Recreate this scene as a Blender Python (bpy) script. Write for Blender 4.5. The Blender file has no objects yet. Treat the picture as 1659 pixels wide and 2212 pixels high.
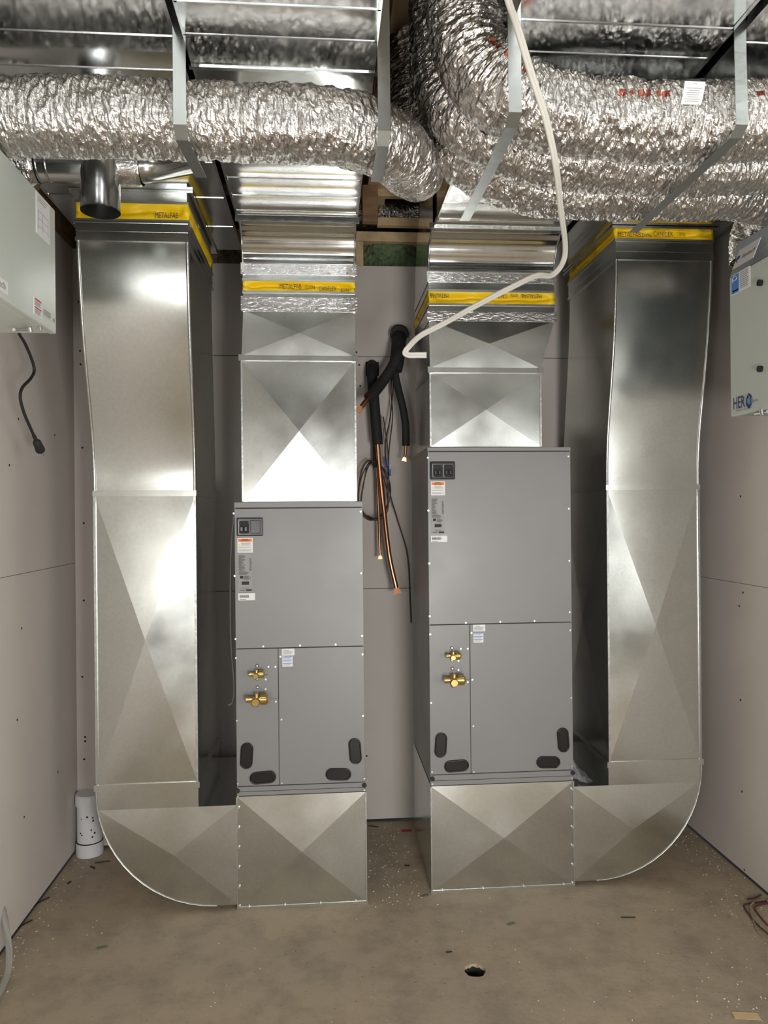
import bpy, math, random
from mathutils import Vector, Matrix, noise
random.seed(7)
R = math.radians
SC = bpy.context.scene
COL = SC.collection

# ------------------------------------------------------------ camera, world, lights, exposure
CAM_Z, FPX, YAW, ROLL = 1.42, 1632.0, R(4.56), -0.009
ROT = Matrix.Rotation(-YAW, 3, 'Z') @ Matrix.Rotation(R(90), 3, 'X') @ Matrix.Rotation(ROLL, 3, 'Z')
cd = bpy.data.cameras.new('camera'); cam = bpy.data.objects.new('camera', cd); COL.objects.link(cam)
cam.matrix_world = Matrix.Translation((0, 0, CAM_Z)) @ ROT.to_4x4()
cd.sensor_fit = 'VERTICAL'; cd.sensor_height = 36.0; cd.lens = FPX / 2212 * 36.0
cd.clip_start = 0.02
SC.camera = cam
w = bpy.data.worlds.new('world'); SC.world = w; w.use_nodes = True
w.node_tree.nodes['Background'].inputs[0].default_value = (0.9, 0.95, 1, 1)
w.node_tree.nodes['Background'].inputs[1].default_value = 0.02
SC.view_settings.view_transform = 'Standard'; SC.view_settings.look = 'None'
SC.view_settings.gamma = 1; SC.view_settings.use_curve_mapping = False
SC.view_settings.exposure = 0.0

def lamp(name, kind, loc, power, size, target=(0.3, 3, 1.3), color=(1, 1, 1), shape='SQUARE', sy=None):
    l = bpy.data.lights.new(name, kind); l.energy = power; l.color = color
    if kind == 'AREA':
        l.shape = shape; l.size = size
        if sy: l.size_y = sy
    else: l.shadow_soft_size = size
    o = bpy.data.objects.new(name, l); COL.objects.link(o); o.location = loc
    o.rotation_euler = (Vector(target) - Vector(loc)).to_track_quat('-Z', 'Y').to_euler()
    return o
lamp('work_light', 'AREA', (-0.16, -0.30, 1.30), 1.7, 0.26, (0.0, 3, 1.5), (.93, .97, 1))
lamp('work_light', 'AREA', (0.45, 0.25, 0.35), 7, 0.25, (0.3, 3, 2.2), (1, .98, .94))
lamp('room_and_fill_light', 'AREA', (0.62, -0.60, 0.98), 40, 0.42, (0.25, 2.6, 1.6), (1, .985, .95))
lamp('room_and_fill_light', 'AREA', (-0.78, -0.75, 1.15), 13, 0.4, (0.9, 2.6, 1.4), (1, .985, .95))  # unseen fill added on the left to brighten the right wall
lamp('room_and_fill_light', 'AREA', (2.9, -1.5, 1.3), 50, 1.5, (0.2, 3, 1.4), (.98, .99, .95))
lamp('room_and_fill_light', 'AREA', (0.7, -2.9, 1.0), 14, 1.4, (0.3, 3, 1.5), (.97, .99, 1))  # unseen soft fill panel added so the lower duct faces turn paler

def P(u, v, X=None, Y=None, Z=None):
    """point of the place seen at photo position u, v on the plane X, Y or Z"""
    d = ROT @ Vector(((u - 829.5) / FPX, -(v - 1106) / FPX, -1))
    c = Vector((0, 0, CAM_Z))
    i, val = (0, X) if X is not None else ((1, Y) if Y is not None else (2, Z))
    return c + d * ((val - c[i]) / d[i])

# ------------------------------------------------------------ materials
def mat(name, col=(.5, .5, .5), rough=.5, metal=0.0, bump=0, bscale=50, var=0, vscale=5, rvar=0, rscale=6,
        stretch=None, spec=.5, alpha=1, trans=0, bdist=.01, uv=False, detail=4):
    m = bpy.data.materials.new(name); m.use_nodes = True
    nt = m.node_tree; b = nt.nodes['Principled BSDF']; L = nt.links
    b.inputs['Base Color'].default_value = (*col, 1); b.inputs['Roughness'].default_value = rough
    b.inputs['Metallic'].default_value = metal; b.inputs['Specular IOR Level'].default_value = spec
    b.inputs['Alpha'].default_value = alpha; b.inputs['Transmission Weight'].default_value = trans
    tc = nt.nodes.new('ShaderNodeTexCoord'); src = tc.outputs['UV' if uv else 'Object']
    if stretch:
        mp = nt.nodes.new('ShaderNodeMapping'); mp.inputs['Scale'].default_value = stretch
        L.new(src, mp.inputs[0]); src = mp.outputs[0]
    def nz(s, d=detail):
        n = nt.nodes.new('ShaderNodeTexNoise'); n.inputs['Scale'].default_value = s; n.inputs['Detail'].default_value = d
        L.new(src, n.inputs['Vector']); return n
    if var:
        n = nz(vscale); r = nt.nodes.new('ShaderNodeValToRGB')
        r.color_ramp.elements[0].position = .3; r.color_ramp.elements[1].position = .7
        r.color_ramp.elements[0].color = (*[max(0, c * (1 - var)) for c in col], 1)
        r.color_ramp.elements[1].color = (*[min(1, c * (1 + var)) for c in col], 1)
        L.new(n.outputs['Fac'], r.inputs[0]); L.new(r.outputs[0], b.inputs['Base Color'])
    if rvar:
        n = nz(rscale); mr = nt.nodes.new('ShaderNodeMapRange')
        mr.inputs['From Min'].default_value = .3; mr.inputs['From Max'].default_value = .7
        mr.inputs['To Min'].default_value = max(.02, rough - rvar); mr.inputs['To Max'].default_value = rough + rvar
        L.new(n.outputs['Fac'], mr.inputs[0]); L.new(mr.outputs[0], b.inputs['Roughness'])
    if bump:
        n = nz(bscale); bp = nt.nodes.new('ShaderNodeBump'); bp.inputs['Strength'].default_value = bump
        bp.inputs['Distance'].default_value = bdist
        L.new(n.outputs['Fac'], bp.inputs['Height']); L.new(bp.outputs[0], b.inputs['Normal'])
    return m
G = mat('galvanized', (.64, .66, .635), .22, 1, bump=.05, bscale=5, bdist=.006, var=.04, vscale=90, rvar=.04, detail=2)
GD = mat('galvanized_trunk', (.68, .70, .70), .13, 1, bump=.07, bscale=6, bdist=.006, var=.04, vscale=60, rvar=.05, detail=2)
GE = mat('galvanized_edge', (.52, .53, .51), .34, 1, bump=.4, bscale=60, bdist=.003)
GP = mat('round_pipe_metal', (.55, .56, .56), .2, 1, bump=.15, bscale=20, bdist=.004)
STRAP = mat('strap_metal', (.40, .42, .41), .38, 1, bump=.1, bscale=30)
TAPE = mat('foil_tape', (.74, .73, .73), .18, 1, bump=.5, bscale=38, bdist=.006, stretch=(1, 1, 3))
FLEX = mat('flex_foil', (.64, .62, .60), .11, 1, bump=.8, bscale=40, bdist=.010, stretch=(3, .8, 1), uv=True, detail=8)
FLEXR = mat('flex_foil_printed', (.64, .62, .60), .11, 1, bump=.8, bscale=40, bdist=.010, stretch=(3, .8, 1), uv=True, detail=8)
YEL = mat('yellow_fabric', (.83, .56, .005), .42, 0, bump=.3, bscale=120, bdist=.002)
YINK = mat('dark_print', (.06, .05, .02), .6)
DRY = mat('drywall', (.60, .55, .51), .85, 0, var=.04, vscale=2.5, bump=.04, bscale=200)
DARK = mat('dark_gap', (.02, .018, .016), .9)
CAB = mat('cabinet_paint', (.215, .213, .213), .38, 0, bump=.05, bscale=300, bdist=.001, rvar=.04)
CABD = mat('shade_print_and_dirt', (.03, .03, .03), .8)  # near black: painted shade in panel gaps, also label print and dirt spots
BLK = mat('black_plastic', (.010, .010, .011), .25)
BLKM = mat('black_matte', (.012, .012, .013), .7)
FOAM = mat('black_foam', (.014, .014, .015), .75, bump=.5, bscale=120, bdist=.004)
COPPER = mat('copper', (.75, .36, .20), .25, 1)
BRASS = mat('brass', (.78, .58, .22), .22, 1)
SCR = mat('zinc_screw', (.60, .60, .59), .38, 1)
WHT = mat('white_paper', (.75, .75, .75), .6)
ORG = mat('orange_print', (.85, .20, .04), .6)
BLU = mat('blue_print', (.05, .20, .55), .5)
NAVY = mat('navy_print', (.02, .03, .12), .5)
REDP = mat('red_print', (.6, .05, .05), .6)
GRYP = mat('grey_print', (.30, .30, .30), .6)
PLATE = mat('rating_plate_grey', (.27, .268, .265), .5)
UNIT = mat('unit_paint', (.50, .53, .49), .42, rvar=.04)
UNITG = mat('unit_grey_paint', (.26, .29, .31), .45)
ROMEX = mat('white_cable_jacket', (.68, .66, .60), .5)
PVC = mat('white_pvc', (.68, .68, .70), .35, bump=.08, bscale=20)
WOOD = mat('framing_lumber', (.64, .47, .27), .7, var=.2, vscale=5, stretch=(4, .6, 4), bump=.1, bscale=20)
WOODD = mat('brown_lumber', (.30, .18, .09), .75, var=.25, vscale=6, stretch=(1, 5, 5))
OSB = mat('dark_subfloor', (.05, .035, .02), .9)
GREEN = mat('green_insulation', (.12, .17, .085), .9, var=.4, vscale=9, bump=1, bscale=14, bdist=.03)
KRAFT = mat('brown_insulation', (.20, .14, .10), .5, var=.5, vscale=14, bump=1, bscale=16, bdist=.03)
TANW = mat('tan_wire', (.34, .27, .18), .5)
WIRE = mat('brown_wire', (.05, .025, .018), .45)
BLUEW = mat('blue_wire', (.02, .08, .45), .4)
CLEAR = mat('clear_tube', (.75, .75, .72), .15, trans=.75)
BAG = mat('plastic_bag', (.8, .8, .82), .18, trans=.6, bump=1, bscale=30, bdist=.02, alpha=.65)

# red print strip that runs along the foil jacket
nt = FLEXR.node_tree; L = nt.links; b = nt.nodes['Principled BSDF']
tc = nt.nodes.new('ShaderNodeTexCoord'); sp = nt.nodes.new('ShaderNodeSeparateXYZ'); L.new(tc.outputs['UV'], sp.inputs[0])
def mth(op, a, bb=None):
    n = nt.nodes.new('ShaderNodeMath'); n.operation = op
    for i, x in enumerate((a, bb)):
        if x is None: continue
        if isinstance(x, (int, float)): n.inputs[i].default_value = x
        else: L.new(x, n.inputs[i])
    return n.outputs[0]
va = mth('LESS_THAN', mth('ABSOLUTE', mth('SUBTRACT', sp.outputs[1], 0.272)), .008)
vb = mth('GREATER_THAN', mth('FRACT', mth('MULTIPLY', sp.outputs[0], 3.1)), .62)
vc = mth('GREATER_THAN', mth('SINE', mth('ADD', mth('MULTIPLY', sp.outputs[0], 310), mth('SINE', mth('MULTIPLY', sp.outputs[0], 173)))), -.35)
mx = nt.nodes.new('ShaderNodeMix'); mx.data_type = 'RGBA'
mx.inputs['A'].default_value = (.64, .62, .60, 1); mx.inputs['B'].default_value = (.45, .16, .11, 1)
L.new(mth('MULTIPLY', mth('MULTIPLY', va, vb), vc), mx.inputs['Factor']); L.new(mx.outputs['Result'], b.inputs['Base Color'])

# concrete
CONC = mat('concrete', (.215, .185, .145), .72)
nt = CONC.node_tree; L = nt.links; b = nt.nodes['Principled BSDF']; tc = nt.nodes.new('ShaderNodeTexCoord')
def noi(s, d=5, r=.6):
    n = nt.nodes.new('ShaderNodeTexNoise'); n.inputs['Scale'].default_value = s; n.inputs['Detail'].default_value = d
    n.inputs['Roughness'].default_value = r; L.new(tc.outputs['Object'], n.inputs['Vector']); return n
def ramp(fac, a, ca, c, cc):
    r = nt.nodes.new('ShaderNodeValToRGB'); e = r.color_ramp.elements
    e[0].position = a; e[0].color = (*ca, 1); e[1].position = c; e[1].color = (*cc, 1); L.new(fac, r.inputs[0]); return r.outputs[0]
def mul(a, c, f=1.0, mode='MULTIPLY'):
    m = nt.nodes.new('ShaderNodeMix'); m.data_type = 'RGBA'; m.blend_type = mode
    m.inputs['Factor'].default_value = f; L.new(a, m.inputs['A']); L.new(c, m.inputs['B']); return m.outputs['Result']
c1 = ramp(noi(1.8).outputs['Fac'], .3, (.37, .305, .23), .7, (.43, .345, .235))
c2 = ramp(noi(7, 8, .7).outputs['Fac'], .32, (.72, .72, .74), .55, (1, 1, 1))
c3 = ramp(noi(70, 3).outputs['Fac'], .28, (.55, .54, .5), .36, (1, 1, 1))
L.new(mul(mul(c1, c2), c3), b.inputs['Base Color'])
bp = nt.nodes.new('ShaderNodeBump'); bp.inputs['Strength'].default_value = .25; bp.inputs['Distance'].default_value = .004
L.new(noi(60).outputs['Fac'], bp.inputs['Height']); L.new(bp.outputs[0], b.inputs['Normal'])

# ------------------------------------------------------------ mesh helpers
class MB:
    def __init__(s): s.v = []; s.f = []; s.m = []; s.s = []; s.uv = None
    def add(s, vs, fs, mi=0, smooth=False):
        o = len(s.v); s.v += [Vector(x) for x in vs]
        for f in fs: s.f.append([o + i for i in f]); s.m.append(mi); s.s.append(smooth)
        return s
    def box(s, a, b, mi=0):
        x0, y0, z0 = [min(a[i], b[i]) for i in range(3)]; x1, y1, z1 = [max(a[i], b[i]) for i in range(3)]
        return s.hexa([(x0, y0, z0), (x1, y0, z0), (x1, y1, z0), (x0, y1, z0), (x0, y0, z1), (x1, y0, z1), (x1, y1, z1), (x0, y1, z1)], mi)
    def hexa(s, vs, mi=0):
        return s.add(vs, [(0, 3, 2, 1), (4, 5, 6, 7), (0, 1, 5, 4), (1, 2, 6, 5), (2, 3, 7, 6), (3, 0, 4, 7)], mi)
    def tube(s, pts, r, n=12, mi=0, cap=True, rs=None, flat=1.0, up=None):
        pts = [Vector(p) for p in pts]; rings = []; N = len(pts); t0 = None; nrm = None
        for i, p in enumerate(pts):
            t = (pts[min(i + 1, N - 1)] - pts[max(i - 1, 0)]).normalized()
            if nrm is None:
                a = Vector(up) if up else (Vector((0, 0, 1)) if abs(t.z) < .9 else Vector((1, 0, 0)))
                nrm = (a - t * a.dot(t)).normalized()
            else:
                nrm = (nrm - t * nrm.dot(t)).normalized()
            bi = t.cross(nrm); rr = rs[i] if rs else r
            rings.append([p + (nrm * math.cos(2 * math.pi * k / n) * flat + bi * math.sin(2 * math.pi * k / n)) * rr for k in range(n)])
        vs = [q for g in rings for q in g]
        fs = [(i * n + k, i * n + (k + 1) % n, (i + 1) * n + (k + 1) % n, (i + 1) * n + k) for i in range(N - 1) for k in range(n)]
        s.add(vs, fs, mi, True)
        if cap:
            s.add(rings[0], [tuple(range(n))[::-1]], mi); s.add(rings[-1], [tuple(range(n))], mi)
        return s
    def cyl(s, a, b, r, n=16, mi=0, r2=None): return s.tube([a, b], r, n, mi, True, [r, r if r2 is None else r2])
    def ribbon(s, pts, wdir, wd, th, mi=0):
        """flat strap: polyline, width direction, width, thickness"""
        pts = [Vector(p) for p in pts]; wv = Vector(wdir).normalized() * wd / 2; sec = []
        for i, p in enumerate(pts):
            t = (pts[min(i + 1, len(pts) - 1)] - pts[max(i - 1, 0)]).normalized()
            n = t.cross(wv).normalized() * th / 2
            sec.append([p - wv - n, p + wv - n, p + wv + n, p - wv + n])
        for a, c in zip(sec, sec[1:]):
            s.hexa([a[0], a[1], a[2], a[3], c[0], c[1], c[2], c[3]], mi)
        return s
    def build(s, name, mats, parent=None, bevel=0, merge=False):
        me = bpy.data.meshes.new(name); me.from_pydata([tuple(v) for v in s.v], [], s.f)
        if not isinstance(mats, (list, tuple)): mats = [mats]
        for m in mats: me.materials.append(m)
        me.polygons.foreach_set('material_index', s.m); me.polygons.foreach_set('use_smooth', s.s); me.update()
        if s.uv:
            l = me.uv_layers.new(name='UVMap')
            for i, lo in enumerate(me.loops): l.data[i].uv = s.uv[lo.vertex_index]
        o = bpy.data.objects.new(name, me); COL.objects.link(o)
        if parent: o.parent = parent; o.matrix_parent_inverse = Matrix.Translation(-Vector(parent.location))
        if bevel:
            b = o.modifiers.new('bevel', 'BEVEL'); b.width = bevel; b.segments = 2; b.limit_method = 'ANGLE'
        return o
def tag(o, label=None, cat=None, group=None, kind=None):
    for k, v in (('label', label), ('category', cat), ('group', group), ('kind', kind)):
        if v: o[k] = v
    return o
def thing(name, label, cat, loc, group=None):
    o = bpy.data.objects.new(name, None); COL.objects.link(o); o.location = loc; o.empty_display_size = .1
    return tag(o, label, cat, group)
def spline(pts, n=12):
    pts = [Vector(p) for p in pts]; q = [pts[0] * 2 - pts[1]] + pts + [pts[-1] * 2 - pts[-2]]; out = []
    for i in range(1, len(q) - 2):
        for k in range(n):
            t = k / n; a, b, c, d = q[i - 1:i + 3]
            out.append(.5 * ((2 * b) + (c - a) * t + (2 * a - 5 * b + 4 * c - d) * t * t + (3 * b - a - 3 * c + d) * t ** 3))
    out.append(pts[-1]); return out
def loft(mb, secs, mi=0, cap0=True, cap1=True, sides=(0, 1, 2, 3), smooth=True):
    """sheet metal duct: sections are 4 corners front-left, front-right, back-right, back-left"""
    for k in sides:
        vs = []; fs = []
        for q in secs: vs += [q[k], q[(k + 1) % 4]]
        for i in range(len(secs) - 1): fs.append((2 * i, 2 * i + 1, 2 * i + 3, 2 * i + 2))
        mb.add(vs, fs, mi, smooth)
    if cap0: mb.add(secs[0], [(3, 2, 1, 0)], mi)
    if cap1: mb.add(secs[-1], [(0, 1, 2, 3)], mi)
def rect(x0, x1, y0, y1, z): return [Vector((x0, y0, z)), Vector((x1, y0, z)), Vector((x1, y1, z)), Vector((x0, y1, z))]
def xpanel(mb, q, h, mi=0, c=None):
    """cross-broken sheet: four facets rising to the centre; q = corners counter-clockwise seen from outside"""
    q = [Vector(p) for p in q]; n = (q[1] - q[0]).cross(q[3] - q[0]).normalized()
    ctr = (Vector(c) if c else sum(q, Vector()) / 4) + n * h
    for k in range(4): mb.add([q[k], q[(k + 1) % 4], ctr], [(0, 1, 2)], mi)
def seam_ring(mb, x0, x1, y0, y1, z0, z1, t=.006, mi=0):
    """thin band around a rectangular duct"""
    mb.box((x0 - t, y0 - t, z0), (x1 + t, y0 + .0005, z1), mi); mb.box((x0 - t, y1 - .0005, z0), (x1 + t, y1 + t, z1), mi)
    mb.box((x0 - t, y0 + .0005, z0), (x0 + .0005, y1 - .0005, z1), mi); mb.box((x1 - .0005, y0 + .0005, z0), (x1 + t, y1 - .0005, z1), mi)
_font = {}
def lettering(s, org, xa, ya, width, m, parent, name='lettering', depth=.0004, height=None, bold=False, mb=None):
    cu = bpy.data.curves.new('t', 'FONT'); cu.body = s; cu.size = 1; cu.align_x = 'CENTER'; cu.align_y = 'CENTER'
    cu.resolution_u = 2
    if bold: cu.offset = .018
    to = bpy.data.objects.new('t', cu); COL.objects.link(to)
    me = bpy.data.meshes.new_from_object(to.evaluated_get(bpy.context.evaluated_depsgraph_get()))
    bpy.data.objects.remove(to); bpy.data.curves.remove(cu)
    xs = [v.co.x for v in me.vertices]; ys = [v.co.y for v in me.vertices]
    k = width / (max(xs) - min(xs)); ky = (height / (max(ys) - min(ys))) if height else k
    cx, cy = (max(xs) + min(xs)) / 2, (max(ys) + min(ys)) / 2
    xa = Vector(xa).normalized(); ya = Vector(ya).normalized(); n = xa.cross(ya)
    out = mb or MB()
    vs = [Vector(org) + xa * (v.co.x - cx) * k + ya * (v.co.y - cy) * ky + n * depth for v in me.vertices]
    out.add(vs, [tuple(p.vertices) for p in me.polygons])
    bpy.data.meshes.remove(me)
    if mb: return None
    return out.build(name, m, parent)

# ------------------------------------------------------------ the room
LX, RX, BY, FY, CZ = -1.054, 1.611, 3.46, -3.2, 3.12
WT = 2.55      # top of the drywall
OX, OY = 3.3, 1.3      # the room opens out to the right, behind the camera's view
def structure(o): return tag(o, kind='structure')
hc = P(1026, 2096, Z=0); hr = .033
m = MB()
N = 40; inner = []; outer = []
for k in range(N):
    a = 2 * math.pi * k / N + math.pi / 4
    rr = hr * (1 + .16 * noise.noise(Vector((math.cos(a) * 2, math.sin(a) * 2, 3))))
    inner.append((hc.x + rr * math.cos(a), hc.y + rr * math.sin(a), 0))
    q = max(abs(math.cos(a)), abs(math.sin(a))); outer.append((hc.x + .2 * math.cos(a) / q, hc.y + .2 * math.sin(a) / q, 0))
m.add(inner + outer, [(k, (k + 1) % N, N + (k + 1) % N, N + k)[::-1] for k in range(N)])
mid = [(x, y, -.010 - .008 * noise.noise(Vector((x * 90, y * 90, 0)))) for x, y, z in inner]; low = [(x, y, -.15) for x, y, z in inner]
m.add(inner + mid, [(k, (k + 1) % N, N + (k + 1) % N, N + k) for k in range(N)])
m.add(mid + low, [(k, (k + 1) % N, N + (k + 1) % N, N + k) for k in range(N)], 1)  # pit sides and bottom coloured near black in place of real shade
m.add(low, [tuple(range(N))], 1)
for a, c in (((RX, FY), (OX, OY)), ((LX, FY), (RX, hc.y - .2)), ((LX, hc.y + .2), (RX, BY)), ((LX, hc.y - .2), (hc.x - .2, hc.y + .2)), ((hc.x + .2, hc.y - .2), (RX, hc.y + .2))):
    m.add([(a[0], a[1], 0), (c[0], a[1], 0), (c[0], c[1], 0), (a[0], c[1], 0)], [(0, 1, 2, 3)])
structure(m.build('floor', [CONC, DARK]))
def wallmesh(name, boxes, lines, dots, axis, mats=None):
    m = MB()
    for a, c in boxes: m.box(a, c)
    for a, c in lines: m.box(a, c, 1)
    for p in dots:
        d = Vector((0, -1, 0)) if axis == 'b' else (Vector((1, 0, 0)) if axis == 'l' else Vector((-1, 0, 0)))
        m.cyl(Vector(p) - d * .002, Vector(p) + d * .0008, .0045, 8, 1)
    return structure(m.build(name, mats or [DRY, DARK]))
zA, zB = P(840, 771, Y=BY).z, P(840, 1271, Y=BY).z
dots = [P(u, v, Y=BY) for u, v in ((770, 761), (776, 788), (778, 834), (792, 1633), (797, 1774))]
wallmesh('wall_back', [((LX, BY, 0.012), (RX, BY + .013, WT))],
         [((LX, BY - .0006, z - .0012), (RX, BY + .001, z + .0012)) for z in (zA, zB)] +
         [((P(893, 1400, Y=BY).x, BY - .0006, .012), (P(893, 1400, Y=BY).x + .002, BY + .001, zB + .6))], dots, 'b')
dots = [P(u, v, X=LX) for u, v in ((20, 1005), (47, 1357), (40, 905), (125, 1668), (52, 1765), (37, 1555), (118, 940))]
wallmesh('wall_left', [((LX - .013, FY, .012), (LX, BY, WT))], [((LX - .001, FY, 1.215), (LX + .0004, 3.3, 1.2165))], dots, 'l')
dots = [P(u, v, X=RX) for u, v in ((1600, 1072), (1605, 1280), (1597, 1309), (1600, 1512), (1603, 1710), (1594, 510), (1608, 1879))]
wallmesh('wall_right', [((RX, OY, .012), (RX + .013, BY, WT))],
         [((RX - .0004, OY, 1.13), (RX + .001, 3.4, 1.1315))], dots, 'r')
wallmesh('wall_front', [((LX - .013, FY - .013, 0), (OX + .013, FY, CZ))], [], [], 'b')
wallmesh('wall_outer', [((OX, FY, 0), (OX + .013, OY, CZ))], [], [], 'r')
wallmesh('wall_return', [((RX + .013, OY, 0), (OX + .013, OY + .013, CZ))], [], [], 'b')
# chase in the back left corner
CH = 3.30
dots = [P(u, v, Y=CH) for u, v in ((170, 652), (173, 758), (174, 787), (178, 967), (181, 1130), (181, 1297), (178, 1462), (184, 1592), (184, 1601), (182, 1640))]
wallmesh('wall_chase', [((LX + .001, CH, .012), (-.62, CH + .012, WT)), ((-.632, CH + .012, .012), (-.62, BY - .001, WT))], [], dots, 'b')
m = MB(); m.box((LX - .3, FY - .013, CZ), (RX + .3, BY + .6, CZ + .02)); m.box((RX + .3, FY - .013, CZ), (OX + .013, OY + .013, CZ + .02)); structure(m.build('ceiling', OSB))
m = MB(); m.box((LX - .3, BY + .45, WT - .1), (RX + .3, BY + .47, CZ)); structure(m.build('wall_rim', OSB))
for nm, x0, x1, ya in (('trim_1', LX - .10, LX - .002, FY), ('trim_2', RX + .002, RX + .10, OY + .014)):
    m = MB()
    for k in range(2): m.box((x0, ya, WT + .001 + k * .040), (x1, BY - .02, WT + .038 + k * .040))
    m.box((x0 + (.05 if nm == 'trim_1' else 0), ya, WT + .08), (x1 - (0 if nm == 'trim_1' else .05), BY - .02, CZ))
    structure(m.build(nm, WOODD))

# framing above the back wall
def board(name, a, c, label, mt=WOOD, cat='board', group=None, bev=.003):
    m = MB(); m.box(a, c); return tag(m.build(name, mt, bevel=bev), label, cat, group)
zz = lambda v: P(840, v, Y=BY).z
board('wall_plate', (LX, BY + .001, zz(521)), (RX, BY + .088, zz(500)), 'lumber top plate lying above the back wall and green insulation')
board('framing_block', (P(782, 450, Y=BY - .06).x, BY - .10, zz(497)), (P(815, 450, Y=BY - .06).x, BY - .06, zz(420)),
      'upright brown wood block between the two ceiling planks', WOODD)
board('framing_plank', (LX + .2, BY - .055, zz(434)), (RX, BY - .018, zz(416)), 'uppermost horizontal wood plank above the back wall')
board('framing_plank', (P(815, 480, Y=BY - .05).x, BY - .055, zz(496)), (P(915, 480, Y=BY - .05).x, BY - .018, zz(479)),
      'short lower wood plank just right of the brown block')
board('wall_stud', (P(907, 500, Y=BY - .05).x, BY - .058, zz(578)), (P(907, 500, Y=BY - .05).x + .045, BY - .02, zz(436) - .001),
      'upright stud beside the right supply elbow near the ceiling', WOODD, 'stud')
board('wall_stud', (P(769, 540, Y=BY - .05).x, BY + .001, WT + .001), (P(769, 540, Y=BY - .05).x + .036, BY + .08, zz(521) - .001),
      'short stud at left end of the green insulation', WOOD, 'stud')
def batt(name, x0, x1, z0, z1, y, mt, label):
    m = MB(); nx, nz = 40, 14
    g = lambda i, j: (x0 + (x1 - x0) * i / nx, y + .02 * noise.noise(Vector((i * .45, j * .6, x0 * 9))) + .035 * (abs(i / nx - .5) * 2) ** 4 + (.012 if i % 13 == 6 else 0), z0 + (z1 - z0) * j / nz)
    m.add([g(i, j) for j in range(nz + 1) for i in range(nx + 1)], [(j * (nx + 1) + i, j * (nx + 1) + i + 1, (j + 1) * (nx + 1) + i + 1, (j + 1) * (nx + 1) + i) for j in range(nz) for i in range(nx)], 0, True)
    m.box((x0, y + .06, z0), (x1, y + .07, z1))
    return tag(m.build(name, mt), label, 'insulation')
batt('insulation_batt', P(786, 550, Y=BY).x, P(905, 550, Y=BY).x, WT + .002, zz(521) - .002, BY + .03, GREEN, 'green insulation tucked above the back wall in the middle')
batt('insulation_batt', -.60, -.34, WT + .002, zz(521) - .002, BY + .03, KRAFT, 'brown crumpled insulation above the back wall beside left return duct')
batt('insulation_batt', .95, 1.25, WT + .002, zz(521) - .002, BY + .03, KRAFT, 'pale crumpled insulation above the back wall beside right return duct')
# floor trusses overhead
def truss(x, label):
    t = thing('floor_truss', label, 'truss', (x, 0, 2.88), 'wooden floor trusses overhead')
    m = MB(); m.box((x - .045, FY + .02, 2.88), (x + .045, BY + .4, 2.918)); m.build('bottom_chord', WOOD, t, bevel=.003)
    m = MB(); m.box((x - .045, FY + .02, 3.08), (x + .045, BY + .4, 3.118)); m.build('top_chord', WOOD, t)
    k = 0; y = -1.0
    while y < BY + .2:
        m = MB(); a, c = ((2.919, 3.079) if k % 2 == 0 else (3.079, 2.919))
        m.hexa([(x - .04, y, a), (x + .04, y, a), (x + .04, y + .045, a), (x - .04, y + .045, a), (x - .04, y + .3, c), (x + .04, y + .3, c), (x + .04, y + .345, c), (x - .04, y + .345, c)] if a < c else
               [(x - .04, y + .3, c), (x + .04, y + .3, c), (x + .04, y + .345, c), (x - .04, y + .345, c), (x - .04, y, a), (x + .04, y, a), (x + .04, y + .045, a), (x - .04, y + .045, a)])
        m.build('web', WOOD, t); y += .45; k += 1
truss(.255, 'pale wooden floor truss seen between the two duct trunks')

# ------------------------------------------------------------ foil flexible ducts
def flex(pts, r, label, mt=FLEX, seed=0, amp=.0045, n=120, step=.004, rs=None, name='flexible_duct', parent=None):
    sp = spline(pts, 40); L = [0]
    for a, c in zip(sp, sp[1:]): L.append(L[-1] + (c - a).length)
    tot = L[-1]; K = int(tot / step); cen = []; j = 0
    for i in range(K + 1):
        s = tot * i / K
        while j < len(L) - 2 and L[j + 1] < s: j += 1
        t = (s - L[j]) / max(1e-9, L[j + 1] - L[j]); cen.append(sp[j].lerp(sp[j + 1], min(1, t)))
    vs = []; uv = []; nrm = None
    for i, p in enumerate(cen):
        t = (cen[min(i + 2, K)] - cen[max(i - 2, 0)]).normalized(); s = tot * i / K
        a = Vector((0, 0, 1)) if nrm is None and abs(t.z) < .9 else (Vector((0, 1, 0)) if nrm is None else nrm)
        nrm = (a - t * a.dot(t)).normalized(); bi = t.cross(nrm)
        fac = 1 if rs is None else rs[0] + (rs[1] - rs[0]) * i / K
        lump = 1 + .035 * noise.noise(Vector((s * 7, seed, 0)))
        for k in range(n + 1):
            th = 2 * math.pi * k / n; c, sn = math.cos(th), math.sin(th)
            q = Vector((s * 62, c * 1.7, sn * 1.7 + seed * 7)); q2 = Vector((s * 11, c * 1.5 + 5, sn * 1.5 + seed * 3)); q3 = Vector((s * 140, c * 4.5, sn * 4.5 + seed)); q4 = Vector((s * 180, c * 13, sn * 13 + seed))
            d = amp * (.8 - 2.0 * abs(noise.noise(q))) + amp * 1.2 * noise.noise(q2) + amp * .6 * (1 - 2 * abs(noise.noise(q3))) + amp * .22 * noise.noise(q4)
            rr = r * fac * lump + d - amp
            vs.append(p + nrm * c * rr + bi * sn * rr); uv.append((s, th * r))
    M = n + 1; m = MB()
    m.add(vs, [(i * M + k, i * M + k + 1, (i + 1) * M + k + 1, (i + 1) * M + k) for i in range(K) for k in range(n)], 0, False)
    m.uv = uv
    if parent: return m.build(name, mt, parent)
    return tag(m.build(name, mt), label, 'duct')
RF = .085
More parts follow.
